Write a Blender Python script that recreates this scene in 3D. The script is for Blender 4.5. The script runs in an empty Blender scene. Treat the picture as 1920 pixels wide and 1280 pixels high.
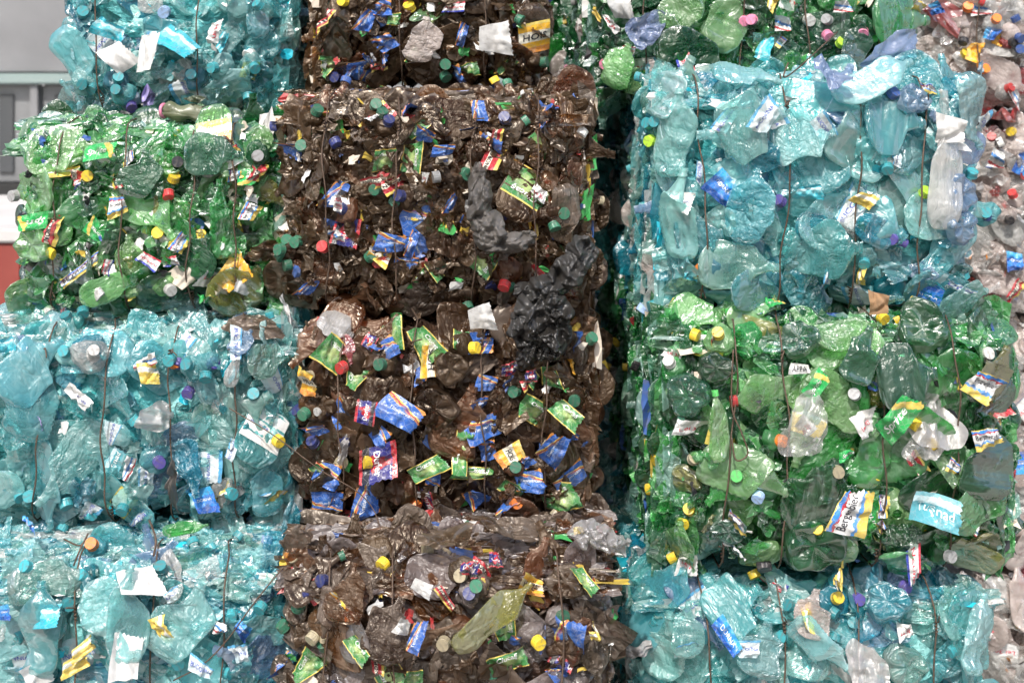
import bpy, math, random
import numpy as np
from mathutils import Matrix, Vector, Euler

# ------------------------------------------------------------------ camera, sky, sun, exposure
SC = bpy.context.scene
COL = SC.collection
D, S, VPX, HZY, EYE = 3.4, 1.25e-3, 900.0, 110.0, 1.75      # metres to the row-3 face, metres per photo pixel there
def W(px, py, Y=0.0):
    """photo pixel -> world point on the vertical plane y = Y"""
    k = (D + Y) / D
    return ((px - VPX) * S * k, Y, EYE - (py - HZY) * S * k)
cam_d = bpy.data.cameras.new('camera'); cam = bpy.data.objects.new('camera', cam_d); COL.objects.link(cam)
cam.location = (0, -D, EYE); cam.rotation_euler = (math.radians(90), 0, 0)
cam_d.sensor_width = 36; cam_d.lens = 36 * D / (1920 * S)
cam_d.shift_x = (960 - VPX) / 1920; cam_d.shift_y = -(640 - HZY) / 1920
cam_d.clip_start = 0.05; cam_d.clip_end = 500
cam_d.dof.use_dof = True; cam_d.dof.focus_distance = D; cam_d.dof.aperture_fstop = 4.0
SC.camera = cam
SUN_EL, SUN_AZ = math.radians(50), math.radians(-14)         # azimuth: seen from the pile, left of the camera
world = bpy.data.worlds.new('World'); SC.world = world; world.use_nodes = True
wn = world.node_tree; bg = wn.nodes['Background']
sky = wn.nodes.new('ShaderNodeTexSky'); sky.sky_type = 'NISHITA'; sky.sun_disc = False
sky.sun_elevation = SUN_EL; sky.sun_rotation = math.pi + SUN_AZ * -1
sky.dust_density = 3.0; sky.air_density = 1.0
wn.links.new(sky.outputs[0], bg.inputs[0]); bg.inputs[1].default_value = 0.135
sun_d = bpy.data.lights.new('sun', 'SUN'); sun = bpy.data.objects.new('sun', sun_d); COL.objects.link(sun)
sun_d.energy = 3.3; sun_d.angle = math.radians(1.2); sun_d.color = (1, 0.96, 0.9)
sdir = Vector((math.sin(SUN_AZ) * math.cos(SUN_EL), -math.cos(SUN_AZ) * math.cos(SUN_EL), math.sin(SUN_EL)))
sun.rotation_euler = sdir.to_track_quat('Z', 'Y').to_euler()
SC.view_settings.view_transform = 'Standard'; SC.view_settings.look = 'None'
SC.view_settings.exposure = 0.40; SC.view_settings.gamma = 1.0
cy = SC.cycles
cy.use_denoising = True; cy.use_adaptive_sampling = True; cy.adaptive_threshold = .03; cy.adaptive_min_samples = 24
cy.max_bounces = 6; cy.transparent_max_bounces = 9; cy.diffuse_bounces = 3
cy.glossy_bounces = 2; cy.transmission_bounces = 3; cy.caustics_reflective = False; cy.caustics_refractive = False
cy.sample_clamp_indirect = 6.0; cy.blur_glossy = 0.5

R = random.Random(11); NR = np.random.RandomState(7)

# ------------------------------------------------------------------ materials
def lin(h):
    h = h.lstrip('#'); c = [int(h[i:i+2], 16) / 255 for i in (0, 2, 4)]
    return tuple(((v + .055) / 1.055) ** 2.4 if v > .04045 else v / 12.92 for v in c)
MAT = {}
def newmat(name):
    m = bpy.data.materials.new(name); m.use_nodes = True; nt = m.node_tree; nt.nodes.clear()
    out = nt.nodes.new('ShaderNodeOutputMaterial'); MAT[name] = m
    return m, nt, out
def N(nt, t, **kw):
    n = nt.nodes.new(t)
    for k, v in kw.items():
        if k in n.inputs: n.inputs[k].default_value = v
        else: setattr(n, k, v)
    return n
def ramp(nt, fac, stops, interp='LINEAR'):
    r = nt.nodes.new('ShaderNodeValToRGB'); r.color_ramp.interpolation = interp
    e = r.color_ramp.elements
    e[0].position, e[0].color = stops[0][0], (*stops[0][1], 1)
    e[1].position, e[1].color = stops[1][0], (*stops[1][1], 1)
    for p, c in stops[2:]:
        x = e.new(p); x.color = (*c, 1)
    nt.links.new(fac, r.inputs[0]); return r.outputs[0]
def vrange(nt, v, lo, hi, a=0., b=1.):
    m = N(nt, 'ShaderNodeMapRange'); nt.links.new(v, m.inputs[0])
    for i, x in zip((1, 2, 3, 4), (a, b, lo, hi)): m.inputs[i].default_value = x
    return m.outputs[0]
def pet(name, col, tint, op=.5, rough=.24, dirt=.14, dirtcol=(.32, .29, .25), jit=.28, trl=.42, hue=.012, ior=1.62, white=.4, bump=1., fmax=.30, gcol=(1, 1, 1)):
    """thin crushed bottle plastic: see-through film with a gloss, stress-whitened creases and some dust"""
    m, nt, out = newmat(name); L = nt.links.new
    def math_(op_, a, b=None, c=None, clamp=False):
        k = N(nt, 'ShaderNodeMath', operation=op_, use_clamp=clamp)
        for q, v in enumerate((a, b, c)):
            if v is None: continue
            if isinstance(v, (int, float)): k.inputs[q].default_value = v
            else: L(v, k.inputs[q])
        return k.outputs[0]
    oi = N(nt, 'ShaderNodeObjectInfo'); tc = N(nt, 'ShaderNodeTexCoord')
    comb = N(nt, 'ShaderNodeCombineXYZ'); L(oi.outputs['Random'], comb.inputs[0]); L(oi.outputs['Random'], comb.inputs[2])
    add = N(nt, 'ShaderNodeVectorMath', operation='MULTIPLY_ADD'); L(comb.outputs[0], add.inputs[0]); add.inputs[1].default_value = (37, 37, 37)
    sc_ = N(nt, 'ShaderNodeVectorMath', operation='SCALE'); L(tc.outputs['Object'], sc_.inputs[0]); L(vrange(nt, math_('FRACT', math_('MULTIPLY', oi.outputs['Random'], 13.7)), .55, 1.7), sc_.inputs['Scale']); L(sc_.outputs[0], add.inputs[2])
    n3 = N(nt, 'ShaderNodeTexNoise', Scale=11., Detail=2.); L(add.outputs[0], n3.inputs['Vector'])
    warp = N(nt, 'ShaderNodeVectorMath', operation='MULTIPLY_ADD'); L(n3.outputs['Color'], warp.inputs[0])
    warp.inputs[1].default_value = (.07, .07, .07); L(add.outputs[0], warp.inputs[2])
    # crumple: cells with sharp rims, at two sizes, and long fine streaks
    def cells(sc):
        v = N(nt, 'ShaderNodeTexVoronoi', feature='DISTANCE_TO_EDGE', Scale=sc); L(warp.outputs[0], v.inputs['Vector']); return v.outputs['Distance']
    c1 = cells(17.); c2 = cells(46.)
    st = N(nt, 'ShaderNodeMapping'); L(warp.outputs[0], st.inputs['Vector']); st.inputs['Scale'].default_value = (9, 34, 34); st.inputs['Rotation'].default_value = (0, .5, 0)
    n4 = N(nt, 'ShaderNodeTexNoise', Scale=1., Detail=4., Distortion=1.2); L(st.outputs[0], n4.inputs['Vector'])
    h = math_('ADD', vrange(nt, c1, 0., .55, 0., .35), math_('MULTIPLY_ADD', vrange(nt, c2, 0., .2, 0., .5), 1., math_('MULTIPLY_ADD', n4.outputs[0], 1.6, math_('MULTIPLY', n3.outputs[0], 1.6))))
    b1 = N(nt, 'ShaderNodeBump', Strength=1., Distance=.0085 * bump); L(h, b1.inputs['Height']); nrm = b1.outputs[0]; L(vrange(nt, math_('FRACT', math_('MULTIPLY', oi.outputs['Random'], 5.3)), .35, 1.), b1.inputs['Strength'])
    n2 = N(nt, 'ShaderNodeTexNoise', Scale=9., Detail=5.); L(add.outputs[0], n2.inputs['Vector'])
    crease = math_('MULTIPLY', math_('MAXIMUM', vrange(nt, c1, 1., 0., .0, .03), math_('MULTIPLY', vrange(nt, c2, 1., 0., 0., .045), .6)), vrange(nt, n2.outputs[0], 0., 1., .40, .62), clamp=True)
    hs = N(nt, 'ShaderNodeHueSaturation'); hs.inputs['Color'].default_value = (*col, 1)
    L(vrange(nt, oi.outputs['Random'], 1 - jit, 1 + jit), hs.inputs['Value'])
    fr = math_('FRACT', math_('MULTIPLY', oi.outputs['Random'], 7.31)); L(vrange(nt, fr, .5 - hue, .5 + hue), hs.inputs['Hue'])
    dm = vrange(nt, n2.outputs[0], 0., dirt * 2.2, .42, .72)
    wc = tuple(.5 * v + .5 * .8 * max(col) + .05 for v in col)
    mw = N(nt, 'ShaderNodeMix', data_type='RGBA'); L(math_('MULTIPLY', crease, white), mw.inputs[0]); L(hs.outputs[0], mw.inputs[6]); mw.inputs[7].default_value = (*wc, 1)
    mix = N(nt, 'ShaderNodeMix', data_type='RGBA'); L(dm, mix.inputs[0]); L(mw.outputs[2], mix.inputs[6]); mix.inputs[7].default_value = (*dirtcol, 1)
    dif = N(nt, 'ShaderNodeBsdfDiffuse'); L(mix.outputs[2], dif.inputs[0]); L(nrm, dif.inputs['Normal'])
    tr = N(nt, 'ShaderNodeBsdfTranslucent'); L(mix.outputs[2], tr.inputs[0]); L(nrm, tr.inputs['Normal'])
    body = N(nt, 'ShaderNodeMixShader', Fac=trl); L(dif.outputs[0], body.inputs[1]); L(tr.outputs[0], body.inputs[2])
    hs2 = N(nt, 'ShaderNodeHueSaturation'); hs2.inputs['Color'].default_value = (*tint, 1); L(vrange(nt, fr, .5 - hue, .5 + hue), hs2.inputs['Hue'])
    tp = N(nt, 'ShaderNodeBsdfTransparent'); L(hs2.outputs[0], tp.inputs[0])
    lw = N(nt, 'ShaderNodeLayerWeight', Blend=.35)
    opac = math_('ADD', math_('MULTIPLY_ADD', lw.outputs['Facing'], .4, vrange(nt, n2.outputs[0], op * .65, op * 1.2, .35, .65)), math_('MULTIPLY_ADD', crease, .35 * white, dm), clamp=True)
    mx = N(nt, 'ShaderNodeMixShader'); L(opac, mx.inputs[0]); L(tp.outputs[0], mx.inputs[1]); L(body.outputs[0], mx.inputs[2])
    gl = N(nt, 'ShaderNodeBsdfGlossy'); L(nrm, gl.inputs['Normal']); gl.inputs['Color'].default_value = (*gcol, 1)
    L(vrange(nt, n2.outputs[0], rough * .7, rough * 1.8, .3, .75), gl.inputs['Roughness'])
    fz = N(nt, 'ShaderNodeFresnel', IOR=ior)
    m2 = N(nt, 'ShaderNodeMixShader'); L(math_('MINIMUM', fz.outputs[0], fmax), m2.inputs[0]); L(mx.outputs[0], m2.inputs[1]); L(gl.outputs[0], m2.inputs[2])
    L(m2.outputs[0], out.inputs[0]); return m
pet('pet_teal', (.17, .60, .63), (.48, .88, .90), .37)
pet('pet_pale_teal', (.40, .77, .76), (.70, .95, .94), .34)
pet('pet_sage', (.30, .56, .50), (.60, .86, .80), .38)
pet('pet_deep_teal', (.03, .36, .47), (.18, .68, .76), .42)
pet('pet_blue', (.30, .46, .68), (.62, .78, .94), .36)
pet('pet_clear', (.78, .77, .75), (.96, .96, .95), .32, dirt=.12, ior=1.5)
pet('pet_clear_dusty', (.74, .65, .61), (.94, .88, .85), .44, dirt=.25, dirtcol=(.50, .42, .38), ior=1.5)
pet('pet_dark_green', (.014, .14, .048), (.12, .46, .20), .50, jit=.4, ior=1.52, dirt=.07)
pet('pet_green', (.06, .42, .11), (.30, .80, .34), .42, jit=.3)
pet('pet_lime', (.34, .66, .28), (.62, .92, .55), .42)
pet('pet_grey_green', (.06, .22, .13), (.32, .62, .46), .42, jit=.3, ior=1.55)
pet('pet_olive', (.34, .34, .08), (.72, .72, .32), .5)
pet('pet_brown', (.068, .034, .015), (.46, .28, .17), .58, jit=.45, dirt=.16, dirtcol=(.15, .10, .062), rough=.3, ior=1.48, fmax=.16, gcol=(.96, .82, .68), white=.15)
pet('pet_amber', (.17, .070, .026), (.70, .38, .18), .46, jit=.3, dirt=.12, rough=.27, ior=1.52, fmax=.2, gcol=(.96, .82, .68), white=.15)
pet('pet_dusty_brown', (.11, .074, .050), (.5, .36, .26), .70, jit=.35, dirt=.5, dirtcol=(.20, .155, .125), rough=.28, ior=1.5, fmax=.18, gcol=(.95, .86, .76), white=.2)
pet('pet_mauve', (.22, .17, .155), (.60, .50, .46), .55, jit=.3, dirt=.5, dirtcol=(.30, .255, .24), rough=.28, ior=1.55, fmax=.22, white=.3)
pet('pet_red', (.55, .05, .06), (.85, .3, .3), .5)
pet('film_black', (.040, .036, .033), (.2, .2, .2), .92, bump=.45, white=.15, jit=.2, dirt=.2, dirtcol=(.10, .10, .10), rough=.3, ior=1.45, fmax=.09)
pet('film_grey', (.15, .135, .12), (.4, .38, .36), .72, bump=.4, jit=.2, dirt=.3, dirtcol=(.2, .18, .17), rough=.32, ior=1.33, fmax=.08)
pet('film_blue', (.20, .29, .50), (.45, .55, .75), .75, rough=.2, dirt=.12)
pet('film_white', (.60, .57, .56), (.9, .89, .88), .5, bump=.6, rough=.3, dirt=.1)
pet('film_olive', (.27, .30, .17), (.6, .6, .4), .97, rough=.35, dirt=.2)
def solid(name, col, rough=.35, spec=.5, bump=.25, bscale=40., dirt=.15, metal=0., jit=.1):
    m, nt, out = newmat(name); L = nt.links.new
    p = N(nt, 'ShaderNodeBsdfPrincipled'); p.inputs['Roughness'].default_value = rough; p.inputs['Metallic'].default_value = metal
    p.inputs['Specular IOR Level'].default_value = spec
    tc = N(nt, 'ShaderNodeTexCoord'); oi = N(nt, 'ShaderNodeObjectInfo')
    n = N(nt, 'ShaderNodeTexNoise', Scale=bscale, Detail=5.); L(tc.outputs['Object'], n.inputs['Vector'])
    hs = N(nt, 'ShaderNodeHueSaturation'); hs.inputs['Color'].default_value = (*col, 1); L(vrange(nt, oi.outputs['Random'], 1 - jit, 1 + jit), hs.inputs['Value'])
    mx = N(nt, 'ShaderNodeMix', data_type='RGBA'); L(vrange(nt, n.outputs[0], 0, dirt * 2, .45, .75), mx.inputs[0]); L(hs.outputs[0], mx.inputs[6])
    mx.inputs[7].default_value = (.16, .14, .12, 1); L(mx.outputs[2], p.inputs['Base Color'])
    b = N(nt, 'ShaderNodeBump', Strength=bump, Distance=.004); L(n.outputs[0], b.inputs['Height']); L(b.outputs[0], p.inputs['Normal'])
    L(p.outputs[0], out.inputs[0]); return m
CAPC = {'teal': (.05, .32, .36), 'blue': (.04, .09, .28), 'navy': (.03, .04, .16), 'green': (.04, .17, .10), 'yellow': (.78, .56, .04), 'white': (.68, .67, .64),
        'red': (.52, .04, .04), 'orange': (.85, .22, .03), 'lime': (.45, .72, .06), 'lgreen': (.10, .50, .12), 'violet': (.10, .08, .32), 'grey': (.36, .36, .36),
        'beige': (.42, .36, .24), 'black': (.025, .025, .03), 'pale': (.35, .50, .75), 'pink': (.8, .25, .4)}
for k, c in CAPC.items(): solid('cap_' + k, c, rough=.38, bump=.2, dirt=.32, jit=.3, bscale=110.)
solid('paper_white', (.74, .73, .71), .6, .3, .9, 34., .28)
solid('paper_cream', (.66, .58, .48), .6, .3, .5, 30., .15)
solid('card_brown', (.36, .22, .12), .8, .2, .4, 30.)
solid('scrap_blue', (.05, .12, .36), .35, .5, .5, dirt=.3); solid('scrap_red', (.40, .04, .04), .35, .5, .5, dirt=.3); solid('scrap_yellow', (.60, .43, .07), .35, .5, .5, dirt=.3)
solid('scrap_green', (.05, .32, .08), .3, .5, .5); solid('scrap_orange', (.80, .28, .02), .3, .5, .5); solid('scrap_cyan', (.02, .48, .62), .3, .5, .5)
solid('scrap_black', (.02, .02, .025), .35, .5, .5); solid('scrap_lavender', (.32, .28, .55), .4, .5, .5)
solid('wire_rust', (.13, .085, .06), .6, .4, .6, 200., .3, .5)
def body_mat(name, c1, c2, c3):
    m, nt, out = newmat(name); L = nt.links.new
    p = N(nt, 'ShaderNodeBsdfPrincipled'); p.inputs['Roughness'].default_value = .4
    tc = N(nt, 'ShaderNodeTexCoord')
    v = N(nt, 'ShaderNodeTexVoronoi', Scale=22.); L(tc.outputs['Object'], v.inputs['Vector'])
    n = N(nt, 'ShaderNodeTexNoise', Scale=40., Detail=5.); L(tc.outputs['Object'], n.inputs['Vector'])
    sp = N(nt, 'ShaderNodeSeparateColor'); L(v.outputs['Color'], sp.inputs[0])
    L(ramp(nt, sp.outputs[0], [(0, c1), (.55, c2), (.95, c3)]), p.inputs['Base Color'])
    b = N(nt, 'ShaderNodeBump', Strength=.9, Distance=.02); L(n.outputs[0], b.inputs['Height']); L(b.outputs[0], p.inputs['Normal'])
    L(p.outputs[0], out.inputs[0])
body_mat('body_teal', (.06, .33, .35), (.14, .48, .48), (.32, .62, .60))
body_mat('body_green', (.015, .07, .03), (.03, .18, .06), (.14, .38, .14))
body_mat('body_brown', (.022, .012, .008), (.06, .032, .02), (.13, .075, .045))
body_mat('body_clear', (.30, .25, .23), (.48, .40, .37), (.62, .55, .51))
def label_mat(name, stops, a=0., b=1., nz=.0, nscale=12., blob=None, blobr=(.18, .42), rough=.32, op=1.):
    """printed film: bands of flat colour across the label, in its own UVs"""
    m, nt, out = newmat(name); L = nt.links.new
    uv = N(nt, 'ShaderNodeUVMap'); sx = N(nt, 'ShaderNodeSeparateXYZ'); L(uv.outputs[0], sx.inputs[0])
    n = N(nt, 'ShaderNodeTexNoise', Scale=nscale, Detail=3.); L(uv.outputs[0], n.inputs['Vector'])
    m1 = N(nt, 'ShaderNodeMath', operation='MULTIPLY'); L(sx.outputs[0], m1.inputs[0]); m1.inputs[1].default_value = a
    m2 = N(nt, 'ShaderNodeMath', operation='MULTIPLY_ADD'); L(sx.outputs[1], m2.inputs[0]); m2.inputs[1].default_value = b; L(m1.outputs[0], m2.inputs[2])
    m3 = N(nt, 'ShaderNodeMath', operation='MULTIPLY_ADD'); L(vrange(nt, n.outputs[0], -1, 1), m3.inputs[0]); m3.inputs[1].default_value = nz; L(m2.outputs[0], m3.inputs[2])
    col = ramp(nt, m3.outputs[0], stops, 'CONSTANT')
    if blob:
        d = N(nt, 'ShaderNodeVectorMath', operation='DISTANCE'); L(uv.outputs[0], d.inputs[0]); d.inputs[1].default_value = (.5, .5, 0)
        k = N(nt, 'ShaderNodeMath', operation='MULTIPLY_ADD'); L(vrange(nt, n.outputs[0], -1, 1), k.inputs[0]); k.inputs[1].default_value = .35; L(d.outputs['Value'], k.inputs[2])
        mx = N(nt, 'ShaderNodeMix', data_type='RGBA'); L(vrange(nt, k.outputs[0], 1, 0, *blobr), mx.inputs[0]); L(col, mx.inputs[6]); mx.inputs[7].default_value = (*blob, 1); col = mx.outputs[2]
    p = N(nt, 'ShaderNodeBsdfPrincipled'); p.inputs['Roughness'].default_value = rough; L(col, p.inputs['Base Color'])
    tc = N(nt, 'ShaderNodeTexCoord'); n2 = N(nt, 'ShaderNodeTexNoise', Scale=45., Detail=3.); L(tc.outputs['Object'], n2.inputs['Vector'])
    add2 = N(nt, 'ShaderNodeVectorMath', operation='ADD'); oi = N(nt, 'ShaderNodeObjectInfo'); L(tc.outputs['Object'], add2.inputs[0]); L(oi.outputs['Random'], add2.inputs[1])
    nd = N(nt, 'ShaderNodeTexNoise', Scale=22., Detail=6., Roughness=.7); L(add2.outputs[0], nd.inputs['Vector'])
    vd = N(nt, 'ShaderNodeTexVoronoi', feature='DISTANCE_TO_EDGE', Scale=55.); L(add2.outputs[0], vd.inputs['Vector'])
    k1 = N(nt, 'ShaderNodeMix', data_type='RGBA'); L(vrange(nt, nd.outputs[0], 0, .6, .5, .72), k1.inputs[0]); L(col, k1.inputs[6]); k1.inputs[7].default_value = (.22, .19, .16, 1)
    k2 = N(nt, 'ShaderNodeMix', data_type='RGBA'); L(vrange(nt, vd.outputs[0], .32, 0., 0., .05), k2.inputs[0]); L(k1.outputs[2], k2.inputs[6]); k2.inputs[7].default_value = (.55, .54, .52, 1); L(k2.outputs[2], p.inputs['Base Color'])
    bb = N(nt, 'ShaderNodeBump', Strength=.7, Distance=.007); L(n2.outputs[0], bb.inputs['Height']); L(bb.outputs[0], p.inputs['Normal'])
    if op < 1:
        t = N(nt, 'ShaderNodeBsdfTransparent'); mm = N(nt, 'ShaderNodeMixShader', Fac=op); L(t.outputs[0], mm.inputs[1]); L(p.outputs[0], mm.inputs[2]); L(mm.outputs[0], out.inputs[0])
    else: L(p.outputs[0], out.inputs[0])
BL, WH, YL, RD, OR_, GN = (.035, .12, .42), (.70, .70, .69), (.74, .56, .12), (.46, .03, .04), (.66, .26, .05), (.05, .22, .06)
label_mat('lb_tim', [(0, OR_), (.04, BL), (.66, OR_), (.70, RD), (.74, YL), (.78, BL), (.97, OR_)], a=.35, b=.75, nz=.05, nscale=5., blob=(.07, .20, .52), blobr=(.0, .3))
label_mat('lb_ciu', [(0, YL), (.05, GN), (.95, YL)], nz=0., nscale=5., blob=(.42, .54, .20), blobr=(.05, .38))
label_mat('lb_dor', [(0, RD), (.08, (.02, .02, .03)), (.28, (.03, .03, .20)), (.86, RD)], nz=.03, nscale=4., blob=(.50, .02, .03), blobr=(.2, .26))
label_mat('lb_nor', [(0, OR_), (.18, (.88, .48, .04)), (.36, (.85, .80, .66)), (.70, (.88, .48, .04)), (.9, YL)], nz=.03)
label_mat('lb_red', [(0, YL), (.2, RD), (.5, (.80, .74, .6)), (.8, RD)], nz=.05)
label_mat('lb_ber', [(0, YL), (.26, (.10, .32, .72)), (.36, WH), (.78, RD), (.84, (.03, .22, .62)), (.95, YL)], nz=.13, nscale=9.)
label_mat('lb_spr', [(0, (.03, .42, .10)), (.72, YL), (.86, (.03, .42, .10))], a=.8, b=.25, nz=.08, nscale=6.)
label_mat('lb_buc', [(0, (.62, .76, .80)), (.2, (.72, .78, .80)), (.86, (.10, .40, .68))], nz=.06, op=.8)
label_mat('lb_dna', [(0, (.02, .10, .40)), (.25, (.03, .20, .62)), (.7, (.05, .36, .70))], nz=.12, nscale=4.)
label_mat('lb_tus', [(0, (.10, .36, .42)), (.62, (.55, .74, .78)), (.85, (.20, .50, .56))], nz=.1)
label_mat('lb_wht', [(0, WH), (.5, (.76, .75, .72))], nz=.1)
label_mat('lb_neu', [(0, (.04, .06, .40)), (.16, WH), (.84, (.55, .03, .06))], nz=.02)
label_mat('lb_yel', [(0, YL), (.55, (.8, .78, .7)), (.8, YL)], nz=.1)
label_mat('lb_cya', [(0, (.04, .42, .52)), (.4, (.16, .54, .60)), (.62, (.50, .70, .72)), (.8, (.04, .42, .52))], nz=.22, nscale=5.)
label_mat('lb_org', [(0, (.85, .42, .03)), (.7, (.88, .55, .12))], nz=.1)
label_mat('lb_chk', [(0, WH), (.2, RD), (.35, WH), (.6, (.04, .22, .55)), (.78, WH)], a=.3, nz=.12)
for k, c in {'ink_white': (.85, .85, .82), 'ink_dark': (.02, .02, .03), 'ink_red': (.62, .02, .05), 'ink_blue': (.05, .08, .40), 'ink_gold': (.75, .45, .05)}.items():
    solid(k, c, .4, .4, 0., 20., 0., jit=0)

# ------------------------------------------------------------------ mesh helpers
def mesh(name, V, F, mats=(None,), mi=None, uv=None, smooth=True):
    me = bpy.data.meshes.new(name); V = np.asarray(V, dtype=np.float32)
    me.from_pydata(V.tolist(), [], F if isinstance(F, list) else F.tolist())
    for m in mats: me.materials.append(MAT[m] if m else None)
    if mi is not None: me.polygons.foreach_set('material_index', np.asarray(mi, dtype=np.int32))
    if smooth: me.polygons.foreach_set('use_smooth', np.ones(len(me.polygons), dtype=bool))
    if uv is not None:
        l = me.uv_layers.new(name='UVMap'); idx = np.empty(len(me.loops), dtype=np.int32); me.loops.foreach_get('vertex_index', idx)
        l.data.foreach_set('uv', np.asarray(uv, dtype=np.float32)[idx].ravel())
    me.update(); return me
def gridF(nu, nv, wrap=False):
    F = []
    for i in range(nu - 1):
        for j in range(nv if wrap else nv - 1):
            a, b = i * nv + j, i * nv + (j + 1) % nv
            F.append((a, b, b + nv, a + nv))
    return F
def link(name, data, parent=None, loc=(0, 0, 0), rot=None, scale=None, mat=None):
    o = bpy.data.objects.new(name, data); COL.objects.link(o)
    if parent: o.parent = parent
    if rot is not None and isinstance(rot, Matrix):
        M = rot.to_4x4(); M.translation = loc
        if scale: M = M @ Matrix.Diagonal((*((scale,) * 3 if isinstance(scale, (int, float)) else scale), 1))
        o.matrix_basis = M
    else:
        o.location = loc
        if rot is not None: o.rotation_euler = rot
        if scale: o.scale = (scale,) * 3 if isinstance(scale, (int, float)) else scale
    if mat:
        o.material_slots[0].link = 'OBJECT'; o.material_slots[0].material = MAT[mat]
    return o
def folds(rs, n, ext, amp, w=(.008, .03)):
    """random straight creases: tent-shaped ridges and valleys in the x-z plane"""
    out = []
    for _ in range(n):
        a = rs.uniform(0, math.pi); cx, cz = rs.uniform(-ext[0], ext[0]), rs.uniform(-ext[1], ext[1])
        out.append((math.cos(a), math.sin(a), cx, cz, rs.uniform(*w), rs.uniform(.02, .07), rs.uniform(.4, 1) * amp * rs.choice([-1, 1])))
    return out
def fold_y(fl, x, z):
    y = np.zeros_like(x)
    for c, s, cx, cz, w, ln, a in fl:
        d = (x - cx) * c + (z - cz) * s; e = -(x - cx) * s + (z - cz) * c
        y += a * np.maximum(0, 1 - np.abs(d) / w) * np.exp(-(e / ln) ** 2)
    return y
def facets(rs, n, slope):
    """plane set whose max gives flat facets meeting in sharp creases"""
    return [(rs.uniform(-slope, slope), rs.uniform(-slope, slope), rs.uniform(-.006, .006), rs.uniform(-.1, .1), rs.uniform(-.06, .06)) for _ in range(n)]
def facet_y(fc, x, z):
    a = np.max([p[0] * (x - p[3]) + p[1] * (z - p[4]) + p[2] for p in fc[:len(fc)//2]], axis=0)
    b = np.max([p[0] * (x - p[3]) + p[1] * (z - p[4]) + p[2] for p in fc[len(fc)//2:]], axis=0)
    return a - b
PT = [0, .0, .02, .05, .10, .30, .62, .70, .78, .86, .90, .93, .935, .95, .955, 1.0]
PR = [0, .35, .62, .90, 1.0, 1.0, 1.0, .97, .80, .48, .30, .27, .34, .34, .27, .27]
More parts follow.
